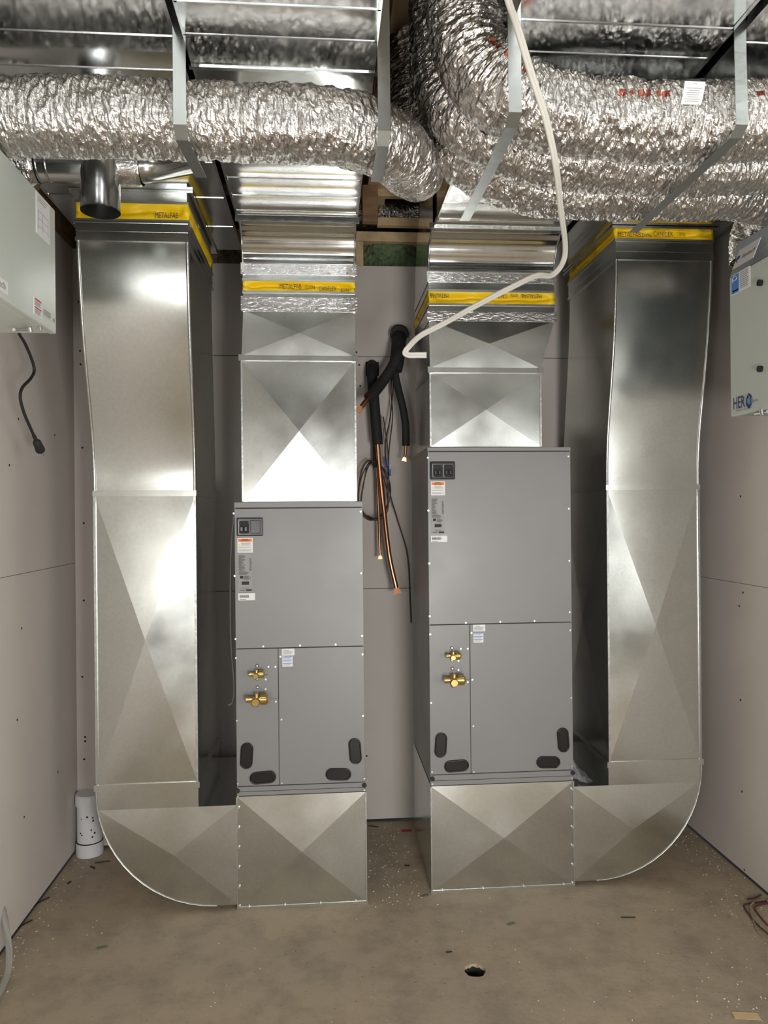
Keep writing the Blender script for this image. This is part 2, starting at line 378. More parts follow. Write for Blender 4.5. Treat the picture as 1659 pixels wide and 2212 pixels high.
flex([(-.79, 2.13, 2.375), (-.93, 2.09, 2.36), (-.962, 1.90, 2.33), (-.86, 1.775, 2.31), (-.62, 1.755, 2.316), (-.2, 1.755, 2.316), (.04, 1.765, 2.316), (.15, 1.84, 2.325), (.215, 1.97, 2.35),
      (.26, 2.12, 2.39), (.285, 2.24, 2.45), (.29, 2.28, 2.58), (.29, 2.28, 2.85)], RF,
     'crinkled foil flexible duct crossing under the left ceiling ducts', seed=1)
flex([(.335, 1.72, 2.95), (.335, 1.715, 2.58), (.36, 1.70, 2.44), (.45, 1.69, 2.355), (.6, 1.695, 2.325), (.85, 1.70, 2.32), (1.1, 1.68, 2.328), (1.3, 1.66, 2.335), (1.50, 1.62, 2.35)], .090,
     'nearest foil flexible duct on the right, carrying a small white label', FLEXR, seed=2, amp=.0055)
flex([(.315, 1.91, 2.95), (.315, 1.905, 2.6), (.34, 1.89, 2.45), (.43, 1.88, 2.37), (.58, 1.885, 2.33), (.85, 1.89, 2.322), (1.1, 1.87, 2.322), (1.3, 1.85, 2.33), (1.50, 1.80, 2.34)], RF,
     'middle foil flexible duct of the three curving right', FLEXR, seed=3)
flex([(.335, 2.09, 2.95), (.335, 2.09, 2.62), (.36, 2.08, 2.47), (.44, 2.07, 2.385), (.58, 2.07, 2.335), (.78, 2.07, 2.325), (1.0, 2.06, 2.325), (1.2, 2.07, 2.33), (1.35, 2.14, 2.335),
      (1.395, 2.27, 2.33), (1.40, 2.33, 2.29), (1.40, 2.335, 2.22)], RF,
     'lowest foil flexible duct of the three, turning down at the right wall', FLEXR, seed=4)
flex([(-.2, 3.56, 2.93), (.1, 3.60, 2.87), (.35, 3.62, 2.85), (.7, 3.6, 2.90)], .06, 'dark crinkled foil duct behind the planks above the back wall', FLEX, seed=8, step=.008)

# ------------------------------------------------------------ trunks at the ceiling
def seams(t, x0, x1, z, ys, th=.002, wd=.004):
    for y in ys:
        m = MB(); m.box((x0 - .002, y - wd / 2, z - th), (x1 + .002, y + wd / 2, z + .001)); m.build('seam', GP, t)
Yof = lambda u, v, z: P(u, v, Z=z).y
# left supply
ZT = 2.435
def trunk(nm, label, x0, x1, y0, y1, z, h, ys, heavy=()):
    t = thing(nm, label, 'duct', ((x0 + x1) / 2, (y0 + y1) / 2, z))
    m = MB(); ycuts = sorted([y0] + [y for y in ys if y0 < y < y1] + [y1])
    for a, c in zip(ycuts, ycuts[1:]):      # bottom sheets with a slight belly between seams
        k = 6
        vs = []; fs = []
        for i in range(k + 1):
            f = i / k; zb = z - .003 * math.sin(math.pi * f)
            vs += [(x0, a + (c - a) * f, zb), (x1, a + (c - a) * f, zb)]
        for i in range(k): fs.append((2 * i, 2 * i + 2, 2 * i + 3, 2 * i + 1))
        m.add(vs, fs, 0, True)
    m.add([(x0, y0, z), (x0, y1, z), (x0, y1, z + h), (x0, y0, z + h)], [(3, 2, 1, 0)])
    m.add([(x1, y0, z), (x1, y1, z), (x1, y1, z + h), (x1, y0, z + h)], [(0, 1, 2, 3)])
    m.add([(x0, y1, z), (x1, y1, z), (x1, y1, z + h), (x0, y1, z + h)], [(3, 2, 1, 0)])
    m.add([(x0, y0, z + h), (x1, y0, z + h), (x1, y1, z + h), (x0, y1, z + h)], [(0, 1, 2, 3)])
    m.add([(x0, y0, z), (x1, y0, z), (x1, y0, z + h), (x0, y0, z + h)], [(0, 1, 2, 3)])
    m.build('duct_body', GD, t)
    seams(t, x0, x1, z, ys); seams(t, x0 - .008, x1 + .008, z, heavy, .005, .012)
    for x in (x0, x1):
        m = MB(); m.box((x - .004, y0, z - .002), (x + .004, y1, z + .014)); m.build('edge_flange', GP, t)
    return t
trunk('supply_duct', 'smooth metal supply trunk overhead left of centre, ending at the left supply elbow', -.285, .122, .55, 2.60, ZT, .30,
      [Yof(620, v, ZT) for v in (12, 82, 352, 386, 424, 456)], [Yof(620, 150, ZT)])
trunk('return_duct', 'wide metal return trunk at upper left above the left return drop', -.875, -.312, .55, 2.99, 2.45, .30,
      [Yof(200, v, 2.45) for v in (72, 146)] + [2.25, 2.5, 2.75])
trunk('supply_duct', 'metal supply trunk at upper right above the foil ducts', .41, .885, .55, 2.70, 2.45, .30,
      [Yof(1300, v, 2.45) for v in (50, 118)] + [Yof(1060, v, 2.45) for v in (440, 474)])
trunk('return_duct', 'metal return trunk at far right above the right return drop', .915, 1.485, .55, 3.19, 2.45, .30,
      [1.6, 1.85, 2.1, 2.35, 2.6])

# ------------------------------------------------------------ yellow flexible connectors
def connector(parent, x0, x1, y0, y1, z0, z1, seed, texts=(), ysh=0):
    """yellow fabric sleeve around a rectangular duct; sags in, puckers at corners"""
    per = [(x0, y0), (x1, y0), (x1, y1), (x0, y1)]; m = MB(); vs = []; J = 12; cols = 0; nn = [(0, -1), (1, 0), (0, 1), (-1, 0)]
    for k in range(4):
        a, c = Vector(per[k]), Vector(per[(k + 1) % 4]); K = 46
        for i in range(K):
            f = i / K; p = a.lerp(c, f); cols += 1; e = min(f, 1 - f)
            for j in range(J + 1):
                g = j / J; tent = 1 - abs(2 * g - 1)
                crease = .5 + .32 * noise.noise(Vector((f * 3 + k * 9, seed, .3)))
                fold = 1 - min(1, abs(g - crease) * 3.2)
                d = tent * (-.005 + .016 * noise.noise(Vector((f * 7 + k * 3, g * 2.2, seed)))) - .018 * fold * tent * (1 if e > .06 else .2)
                if e < .05: d += .010 * tent * (1 - e / .05)
                nx, ny = nn[k]
                vs.append((p.x + nx * d, p.y + ny * d + ysh * (g - 1), z0 + (z1 - z0) * g + .002 * noise.noise(Vector((f * 20, k, seed))) * (0 if j in (0, J) else 1)))
    fs = [(i * (J + 1) + j, ((i + 1) % cols) * (J + 1) + j, ((i + 1) % cols) * (J + 1) + j + 1, i * (J + 1) + j + 1) for i in range(cols) for j in range(J)]
    m.add(vs, fs, 0, True); o = m.build('flexible_connector', YEL, parent)
    tag(o, 'yellow fabric connector')
    for (s, org, xa, ya, wd, ht) in texts: lettering(s, org, xa, ya, wd, YINK, o, depth=.007, height=ht)
    # stitched crimp strips
    m = MB()
    for z in (z0, z1): seam_ring(m, x0, x1, y0, y1, z - .004, z + .004, .003)
    m.build('crimp_strip', GE, parent)
    return o

# ------------------------------------------------------------ supply plenum towers
def supply(label, X0, X1, YF, D, zs, x2, x3, rz, label_kind):
    """zs: bottom, band, taper top, tape, grey, yellow bottom, yellow top, tape2 bottom, throat start, throat end"""
    zb, zband0, zband1, zt, ztape, zy0, zy1, ztp0, ztp1, zend = zs
    t = thing('supply_plenum', label, 'duct', ((X0 + X1) / 2, YF + D / 2, zb))
    m = MB(); loft(m, [rect(X0, X1, YF, YF + D, zb), rect(X0, X1, YF, YF + D, zband0)], sides=(1, 2, 3), smooth=False)
    xpanel(m, [(X0, YF, zb), (X1, YF, zb), (X1, YF, zband0), (X0, YF, zband0)], .056 * (zband0 - zb) * .5)
    m.build('plenum_box', G, t)
    for x in (X0, X1): m = MB(); m.box((x - .003, YF - .004, zb), (x + .003, YF + .003, zband0)); m.build('corner_seam', GE, t)
    m = MB(); seam_ring(m, X0, X1, YF, YF + D, zband0, zband1, .007)
    for x in (X0, X1): m.box((x - .010, YF - .011, zband0 - .002), (x + .010, YF - .006, zband1 + .002))
    m.build('joint_band', G, t)
    m = MB(); a, c = rect(X0, X1, YF, YF + D, zband1), rect(x2, x3, YF, YF + D, zt)
    loft(m, [a, c], sides=(1, 2, 3), smooth=False); xpanel(m, [a[0], a[1], c[1], c[0]], .008)
    m.build('transition', G, t)
    m = MB(); loft(m, [rect(x2, x3, YF, YF + D, zt), rect(x2, x3, YF, YF + D, zy0)]); m.build('collar', G, t)
    m = MB(); seam_ring(m, x2, x3, YF, YF + D, zt - .004, ztape, .0025)
    for x in (x2, x3): m.box((x - .007, YF - .006, zt - .006), (x + .007, YF - .001, ztape + .002))
    tag(m.build('foil_tape', TAPE, t), 'shiny crinkled foil tape')
    m = MB(); loft(m, [rect(x2, x3, YF, YF + D, zy1), rect(x2, x3, YF, YF + D, ztp1)]); m.build('collar', G, t)
    m = MB(); seam_ring(m, x2, x3, YF, YF + D, ztp0, ztp1 + .004, .0025)
    for x in (x2, x3): m.box((x - .007, YF - .006, ztp0 - .002), (x + .007, YF - .001, ztp1 + .006))
    tag(m.build('foil_tape', TAPE, t), 'shiny crinkled foil tape')
    # elbow towards the room
    r = zend - ztp1; ry = rz; H = .30; m = MB(); secs = []
    for k in range(17):
        a = math.pi / 2 * k / 16; cy, cz = YF - ry, ztp1
        fy, fz = cy + ry * math.cos(a), cz + r * math.sin(a)
        by, bz = cy + (ry + D) * math.cos(a), cz + (r + H) * math.sin(a)
        wob = .0025 * math.sin(k * 1.35)
        secs.append([Vector((x2, fy - wob, fz - wob)), Vector((x3, fy - wob, fz - wob)), Vector((x3, by, bz)), Vector((x2, by, bz))])
    loft(m, secs, cap0=False, cap1=False); m.build('elbow', GD, t)
    for i in (0, 1): m = MB(); m.tube([s[i] for s in secs], .004, 6); m.build('elbow_seam', GE, t)
    m = MB(); m.box((x2 - .012, YF - ry - .006, zend - .008), (x3 + .012, YF - ry + .003, zend + .012)); m.build('drive_cleat', GE, t)
    return t
YL, YR = 2.741, 2.79     # front planes of the left and right sets
pz = lambda v, Y, u=650: P(u, v, Y=Y).z
Y1 = YL + .012
t1 = supply('metal supply plenum with cross-broken faces standing on the left air handler', -.290, .118, Y1, .43,
            [pz(1083, Y1), pz(780, Y1), pz(769, Y1), pz(671, Y1), pz(643, Y1), pz(633, Y1), pz(606, Y1), pz(594, Y1), pz(574, Y1), ZT], -.283, .121, .118, 0)
TX, TZ = (1, 0, 0), (0, 0, 1)
c = lambda u, v, Y: P(u, v, Y=Y)
connector(t1, -.283, .121, Y1, Y1 + .43, pz(632, Y1), pz(606, Y1), 3.1,
          [('METALFAB', c(628, 620, Y1 - .004), TX, TZ, .078, .017), ('DYN', c(670, 622, Y1 - .004), TX, TZ, .033, .014),
           ('CANFLEX', c(708, 625, Y1 - .004), TX, TZ, .064, .017), ('DYN', c(745, 628, Y1 - .004), TX, TZ, .028, .013)])
Y2 = YR + .035; u2 = 1060
t2 = supply('metal supply plenum widening upward, standing on the right air handler', .404, .828, Y2, .43,
            [pz(965, Y2, u2), pz(806, Y2, u2), pz(795, Y2, u2), pz(692, Y2, u2), pz(674, Y2, u2), pz(660, Y2, u2), pz(629, Y2, u2), pz(611, Y2, u2), pz(593, Y2, u2), 2.45], .402, .885, .12, 0)
nX = (-1, 0, 0); nZ = (0, 0, -1)
connector(t2, .402, .885, Y2, Y2 + .43, pz(659, Y2, u2), pz(629, Y2, u2), 5.7,
          [('METALFAB', c(1147, 641, Y2 - .004), nX, nZ, .078, .015), ('DYN', c(1110, 640, Y2 - .004), nX, nZ, .026, .012),
           ('CANFLEX', c(1078, 641, Y2 - .004), nX, nZ, .058, .014), ('METALFAB', c(948, 640, Y2 - .004), nX, nZ, .07, .015)])

# ------------------------------------------------------------ return drops
def drop(label, x0, x1, y0, xt0, xt1, yt, D, z0, zm0, zm1, zt0, zflange, zy0, zy1, zcol, seed, texts):
    """lower straight section, ogee offset section, flanged collar, yellow connector, collar into trunk"""
    t = thing('return_drop', label, 'duct', ((x0 + x1) / 2, y0 + D / 2, z0))
    m = MB(); loft(m, [rect(x0, x1, y0, y0 + D, z0), rect(x0, x1, y0, y0 + D, zm0)], sides=(2,), smooth=False)
    xpanel(m, [(x0, y0, z0), (x1, y0, z0), (x1, y0, zm0), (x0, y0, zm0)], .018)
    xpanel(m, [(x1, y0, z0), (x1, y0 + D, z0), (x1, y0 + D, zm0), (x1, y0, zm0)], .009)
    xpanel(m, [(x0, y0 + D, z0), (x0, y0, z0), (x0, y0, zm0), (x0, y0 + D, zm0)], .009)
    m.build('lower_section', G, t)
    for x in (x0, x1): m = MB(); m.box((x - .004, y0 - .005, z0), (x + .004, y0 + .003, zm0)); m.build('corner_seam', GE, t)
    m = MB(); seam_ring(m, x0, x1, y0, y0 + D, zm0, zm1, .006); m.build('joint_band', G, t)
    secs = []
    for k in range(33):
        f = k / 32; s = f * f * (3 - 2 * f)
        s = s * .9 + f * .1
        b = .003 * math.sin(f * 9)
        yy = y0 + (yt - y0) * s; xa = x0 + (xt0 - x0) * s; xb = x1 + (xt1 - x1) * s; z = zm1 + (zt0 - zm1) * f
        secs.append([Vector((xa, yy + b, z)), Vector((xb, yy + b, z)), Vector((xb, yy + D, z)), Vector((xa, yy + D, z))])
    m = MB(); loft(m, secs, cap0=False, cap1=False); m.build('offset_section', G, t)
    for i in (0, 1): m = MB(); m.tube([s[i] for s in secs], .0055, 8); m.build('corner_seam', GE, t)
    m = MB(); loft(m, [rect(xt0 - .004, xt1 + .004, yt - .004, yt + D + .004, zt0 - .012), rect(xt0 - .004, xt1 + .004, yt - .004, yt + D + .004, zflange)])
    seam_ring(m, xt0 - .004, xt1 + .004, yt - .004, yt + D + .004, zt0 - .012, zt0 - .002, .003)
    seam_ring(m, xt0 - .004, xt1 + .004, yt - .004, yt + D + .004, zt0 + .018, zt0 + .022, .002)
    seam_ring(m, xt0 - .004, xt1 + .004, yt - .004, yt + D + .004, zflange - .004, zflange, .004)
    m.build('flange', G, t)
    connector(t, xt0 - .004, xt1 + .004, yt - .004, yt + D + .004, zy0, zy1, seed, texts)
    m = MB(); loft(m, [rect(xt0, xt1, yt + .002, yt + D, zy1), rect(xt0, xt1, yt + .002, yt + D, zcol)])
    seam_ring(m, xt0, xt1, yt + .002, yt + D, zcol - .010, zcol - .002, .022)
    m.build('collar', G, t)
    return t
yt = 2.46
a, b_ = P(168, 512, Y=yt), P(404, 520, Y=yt)
zf = lambda v: P(290, v, Y=yt).z
drop('galvanized return drop at left, standing on the left floor boot', -.806, -.458, YL, a.x, b_.x, yt, .525,
     P(300, 1692, Y=YL).z, P(300, 1072, Y=YL).z, P(300, 1060, Y=YL).z, zf(514), zf(480), zf(478), zf(438), 2.449, 1.3,
     [('METALFAB', P(361, 467, Y=yt - .004), TX, TZ, .072, .018)])
yt = 2.67
a, b_ = P(1332, 556, Y=yt), P(1537, 556, Y=yt)
zf = lambda v: P(1435, v, Y=yt).z
yl = yt - .004
sx = a.x - .006
drop('galvanized return drop at right, standing on the right floor boot', 1.072, 1.430, YR, a.x, b_.x, yt, .525,
     P(1410, 1642, Y=YR).z, P(1410, 1058, Y=YR).z, P(1410, 1047, Y=YR).z, zf(556), zf(522), zf(520), zf(488), 2.449, 6.3,
     [('METALFAB', P(1358, 508, Y=yl), TX, TZ, .085, .018), ('DYN', P(1395, 510, Y=yl), TX, TZ, .034, .014), ('CANFLEX', P(1431, 507, Y=yl), TX, TZ, .074, .018),
      ('DYN', P(1472, 508, Y=yl), TX, TZ, .022, .013),
      ('METALFAB', (sx, yt + .40, zf(504)), (0, -1, 0), TZ, .10, .018), ('CANFLEX', (sx, yt + .22, zf(504)), (0, -1, 0), TZ, .10, .018)])

# ------------------------------------------------------------ floor boots
def boot(label, bx0, bx1, dx0, dx1, y0, D, ztop, zgap, zdrop, side):
    """box under the air handler plus a rounded elbow up into the drop; side -1 elbow on the left, +1 on the right"""
    t = thing('return_boot', label, 'duct', ((bx0 + bx1) / 2, y0 + D / 2, 0))
    m = MB(); loft(m, [rect(bx0, bx1, y0, y0 + D, .003), rect(bx0, bx1, y0, y0 + D, ztop)], sides=(1, 2, 3), smooth=False)
    xpanel(m, [(bx0, y0, .003), (bx1, y0, .003), (bx1, y0, ztop), (bx0, y0, ztop)], .017)
    m.build('boot_box', G, t)
    m = MB(); m.box((bx0 - .003, y0 - .003, 0), (bx1 + .003, y0 + .012, .010)); m.box((bx0 - .002, y0 - .004, .003), (bx0 + .003, y0 + .002, ztop)); m.box((bx1 - .003, y0 - .004, .003), (bx1 + .002, y0 + .002, ztop))
    m.build('edge_seam', GE, t)
    # elbow front outline (x, z)
    zb = .018; inner = dx1 if side < 0 else dx0; outer = dx0 if side < 0 else dx1; join = (bx0 if side < 0 else bx1)
    rad = min(abs(inner - outer) + .10, zdrop - zb - .03); out = [(outer, zdrop)]
    for k in range(15):
        a = math.pi / 2 * k / 14
        out.append((outer - side * rad * (1 - math.cos(a)) if side > 0 else outer + rad * (1 - math.cos(a)), zb + rad * (1 - math.sin(a))))
    out += [(join, zb), (join, zgap), (inner, zgap), (inner, zdrop)]
    n = len(out); m = MB(); fo = [Vector((x, y0, z)) for x, z in out]; bo = [Vector((x, y0 + D, z)) for x, z in out]
    # flat neck above the notch, cross-broken cheek below it
    lo = [p for p in fo if p.z < zgap - .001]; hi = [p for p in fo[:16] if p.z >= zgap - .001]
    f = (hi[-1].z - zgap) / (hi[-1].z - lo[0].z); cut = hi[-1].lerp(lo[0], f)
    neck = hi + [cut, Vector((inner, y0, zgap)), Vector((inner, y0, zdrop))]
    cheek = [cut] + lo + [Vector((join, y0, zgap))]
    def face(tri):
        if (tri[1] - tri[0]).cross(tri[2] - tri[0]).y > 0: tri = [tri[1], tri[0]] + tri[2:] if len(tri) == 3 else tri[::-1]
        m.add(tri, [tuple(range(len(tri)))])
    face(neck)
    ctr = Vector((outer - side * abs(outer - join) * .55, y0 - .014, zb + (zgap - zb) * .54))
    for k in range(len(cheek)): face([cheek[k], cheek[(k + 1) % len(cheek)], ctr])
    for k in range(n):
        p, q, r_, s_ = fo[k], fo[(k + 1) % n], bo[(k + 1) % n], bo[k]
        m.add([p, q, r_, s_], [(0, 1, 2, 3)], 0, 1 <= k < 15)
    m.add(bo, [tuple(range(n))])
    m.build('boot_elbow', G, t)
    m = MB(); m.tube([p + Vector((0, -.001, 0)) for p in fo[:16]], .003, 6); m.build('edge_seam', GE, t)
    m = MB(); x0, x1 = min(dx0, dx1), max(dx0, dx1); seam_ring(m, x0, x1, y0, y0 + D - .02, zdrop - .022, zdrop, .006); m.build('joint_band', G, t)
    for k in range(6):
        z = .012 + (zgap - .02) * k / 5
        m = MB(); m.cyl((join - side * .006, y0 - .001, z), (join - side * .006, y0 - .007, z), .0045, 8); m.build('screw', SCR, t)
    for k in range(4):
        x = bx0 + .04 + (bx1 - bx0 - .08) * k / 3
        m = MB(); m.cyl((x, y0 - .001, .008), (x, y0 - .008, .008), .004, 8); m.build('screw', SCR, t)
    return t
ztl = P(650, 1716, Y=YL).z; ztr = P(1085, 1693, Y=YR).z
boot('sheet metal floor boot with rounded elbow under the left air handler', -.320, .143, -.810, -.455, YL, .54, ztl, P(465, 1741, Y=YL).z, P(300, 1692, Y=YL).z, -1)
boot('sheet metal floor boot with rounded elbow under the right air handler', .388, .931, 1.068, 1.434, YR, .54, ztr, P(1275, 1698, Y=YR).z, P(1410, 1642, Y=YR).z, 1)

# ------------------------------------------------------------ air handlers
def screw(t, p, r=.0036, mt=SCR):
    m = MB(); m.cyl(p + Vector((0, .001, 0)), p + Vector((0, -.004, 0)), r, 10); m.build('screw', mt, t)
def capsule(mb, c, L, wd, ang, y0, y1, mi=0, n=14):
    pts = []
    for s, a0 in ((1, -90), (-1, 90)):
        for k in range(n + 1):
            a = R(a0 + 180 * k / n); pts.append((s * (L - wd) / 2 + wd / 2 * math.cos(a), wd / 2 * math.sin(a)))
    ca, sa = math.cos(ang), math.sin(ang)
    q = [(c.x + x * ca - z * sa, c.z + x * sa + z * ca) for x, z in pts]; N = len(q)
    mb.add([(x, y0, z) for x, z in q] + [(x, y1, z) for x, z in q], [tuple(range(N))] + [(k + N, (k + 1) % N + N, (k + 1) % N, k) for k in range(N)], mi)
def plug(t, p, L, wd, deg):
    m = MB(); capsule(m, p, L, wd, R(deg), p.y - .005, p.y + .001); capsule(m, p, L - .012, wd - .012, R(deg), p.y - .0035, p.y + .001)
    # raised rim
    a = R(deg); n = 28; pts = []
    for s, a0 in ((1, -90), (-1, 90)):
        for k in range(n // 2 + 1):
            b = R(a0 + 180 * k / (n // 2)); x, z = s * (L - wd) / 2 + (wd / 2 - .003) * math.cos(b), (wd / 2 - .003) * math.sin(b)
            pts.append(Vector((p.x + x * math.cos(a) - z * math.sin(a), p.y - .005, p.z + x * math.sin(a) + z * math.cos(a))))
    m.tube(pts + [pts[0]], .0025, 6); m.build('knockout_plug', BLK, t)
def paper(t, name, u0, v0, u1, v1, Y, mats, rows, label=None, th=.0012):
    """rows: (x0, x1, z0, z1, material index) as fractions of the label"""
    a, c = P(u0, v1, Y=Y), P(u1, v0, Y=Y); m = MB(); m.box((a.x, Y - th, a.z), (c.x, Y + .0002, c.z)); W, H = c.x - a.x, c.z - a.z
    for x0, x1, z0, z1, mi in rows:
        m.box((a.x + W * x0, Y - th - .0005, c.z - H * z1), (a.x + W * x1, Y - th + .0001, c.z - H * z0), mi)
    o = m.build(name, mats, t)
    if label: o['label'] = label
    return o
def lines(n, x0, x1, z0, z1, mi, jit=.25, fill=.45):
    return [(x0, x1 - (x1 - x0) * random.random() * jit, z0 + (z1 - z0) * k / n, z0 + (z1 - z0) * (k + fill) / n, mi) for k in range(n)]
def valve(t, p, s):
    """brass service valve: p on the panel, s = scale"""
    v = MB(); y = p.y - .040 * s
    v.cyl(p, (p.x, y, p.z), .009 * s, 12); v.cyl((p.x - .022 * s, y, p.z), (p.x + .016 * s, y, p.z), .0085 * s, 12)
    v.cyl((p.x, y, p.z), (p.x, y, p.z + .018 * s), .007 * s, 12)
    body = v.build('service_valve', BRASS, t); body['label'] = 'brass service valve'
    m = MB(); q = Vector((p.x - .003 * s, y, p.z - .006 * s))
    m.tube([q, q + Vector((0, -.020 * s, 0)), q + Vector((0, -.0225 * s, 0))], .0135 * s, 20, rs=[.0135 * s, .0135 * s, .011 * s]); m.build('valve_cap', BRASS, body)
    m = MB(); m.cyl((p.x + .011 * s, y, p.z), (p.x + .030 * s, y, p.z), .0185 * s, 6); m.tube([(p.x + .030 * s, y, p.z), (p.x + .036 * s, y, p.z)], .014 * s, 12, rs=[.017 * s, .012 * s]); m.build('flare_nut', BRASS, body)
    m = MB(); m.cyl((p.x - .020 * s, y, p.z), (p.x - .033 * s, y, p.z), .0105 * s, 6); m.build('port_cap', BRASS, body)
    for dz in (.030, -.028):
        m = MB(); c_ = Vector((p.x, p.y, p.z + dz * s)); m.tube([c_, c_ + Vector((0, -.006, 0)), c_ + Vector((0, -.008, 0))], .006, 12, rs=[.0065, .006, .003]); m.build('valve_screw', SCR, body)
    return body
def air_handler(label, x0, x1, y0, D, z0, z1, pts):
    t = thing('air_handler', label, 'air handler', ((x0 + x1) / 2, y0 + D / 2, z0))
    W, g = x1 - x0, .0015
    zc = pts['cap']; zm = pts['mid']; zl = pts['low']; xs = pts['split']
    m = MB(); m.box((x0 + .001, y0 + .004, z0 + .006), (x1 - .001, y0 + D, z1 - .002)); m.build('cabinet_body', [CAB], t)
    m = MB(); m.box((x0 - .001, y0 - .002, zc + g), (x1 + .001, y0 + D + .001, z1)); m.build('top_cap', CAB, t, bevel=.0015)
    m = MB(); m.box((x0, y0, zm + g), (x1, y0 + .02, zc - g)); m.build('access_panel', CAB, t, bevel=.0012)
    m = MB(); m.box((x0, y0, zl + g), (xs - g / 2, y0 + .02, zm - g)); m.build('access_panel', CAB, t, bevel=.0012)
    m = MB(); m.box((xs + g / 2, y0, zl + g), (x1, y0 + .02, zm - g)); m.build('access_panel', CAB, t, bevel=.0012)
    m = MB(); zr = zl - (zl - z0) * .58
    m.box((x0, y0, zr + g), (x1, y0 + .02, zl - g)); m.box((x0, y0, z0), (x1, y0 + .02, zr)); m.build('base_rail', CAB, t, bevel=.0012)
    m = MB(); m.box((x0 + .004, y0 + .0035, z0 + .01), (x1 - .004, y0 + .0045, zc + .003)); m.build('gap_shade_sheet', CABD, t)  # dark sheet behind the panels, painting shade into their gaps
    for u, v in pts['screws']: screw(t, P(u, v, Y=y0))
    for u, v in pts['dots']:
        p = P(u, v, Y=y0); m = MB(); m.cyl(p, p + Vector((0, -.005, 0)), .0085, 14); m.build('round_plug', BLKM, t)
    for u, v, L, deg in pts['plugs']: plug(t, P(u, v, Y=y0), L, .0445, deg)
    # thin slot lines round the valve plate
    for a, c in pts['slots']:
        p, q = P(*a, Y=y0), P(*c, Y=y0); m = MB(); d = Vector((.0008, 0, 0)) if abs(p.x - q.x) < abs(p.z - q.z) else Vector((0, 0, .0008))
        m.box(p - d + Vector((0, -.0005, 0)), q + d + Vector((0, .0005, 0))); m.build('panel_slot', CABD, t)
    return t
# left
ah = air_handler('shorter grey air handler cabinet, left of the pipes', -.319, .141, YL, .53, ztl + .002, P(640, 1084, Y=YL).z,
    dict(cap=P(640, 1097, Y=YL).z, mid=P(640, 1399, Y=YL).z, low=P(640, 1695, Y=YL).z, split=P(602, 1550, Y=YL).x,
         screws=[(505, 1109), (779, 1105), (507, 1244), (780, 1238), (509, 1380), (782, 1373), (569, 1396), (648, 1394), (725, 1392), (510, 1421), (606, 1418), (783, 1413),
                 (580, 1440), (595, 1440), (574, 1467), (574, 1488), (596, 1515), (512, 1556), (608, 1554), (784, 1546), (514, 1692), (609, 1691), (787, 1681), (514, 1720), (787, 1706)],
         dots=[(513, 1708), (787, 1696)], plugs=[(533, 1632, .094, 86), (568, 1679, .094, 4), (731, 1672, .092, -2), (767, 1622, .094, 94)],
         slots=[((601, 1442), (602, 1509)), ((582, 1509), (602, 1509)), ((572, 1457), (579, 1457))]))
def breaker(t, u0, v0, u1, v1, Y, two):
    a, c = P(u0, v1, Y=Y), P(u1, v0, Y=Y); m = MB(); W, H = c.x - a.x, c.z - a.z
    m.box((a.x, Y - .010, a.z), (c.x, Y + .001, c.z)); s = m.build('breaker_panel', BLK, t, bevel=.004)
    for i in range(2):
        x0 = a.x + W * (.09 if i == 0 else .53); x1 = x0 + W * .38
        m = MB(); m.box((x0, Y - .014, a.z + H * .14), (x1, Y - .009, c.z - H * .14)); 
        m.build('breaker_frame' if (two or i == 0) else 'blank_cover', BLKM if (two or i == 0) else BLK, s, bevel=.002)
        if two or i == 0:
            for j in range(2):
                xa = x0 + W * (.05 + .16 * j); m = MB(); m.box((xa, Y - .022, a.z + H * .25), (xa + W * .11, Y - .013, a.z + H * .52)); m.build('breaker_switch', BLK, s, bevel=.002)
            m = MB(); z0, z1 = a.z + H * .16, c.z - H * .16
            m.tube([(x0, Y - .0145, z1), (x0, Y - .0145, z0), (x0 + W * .06, Y - .0145, z0)], .0007, 5); m.tube([(x0, Y - .0145, z1), (x1, Y - .0145, z1), (x1, Y - .0145, z1 - .01)], .0007, 5)
            m.build('frame_edge', SCR, s)
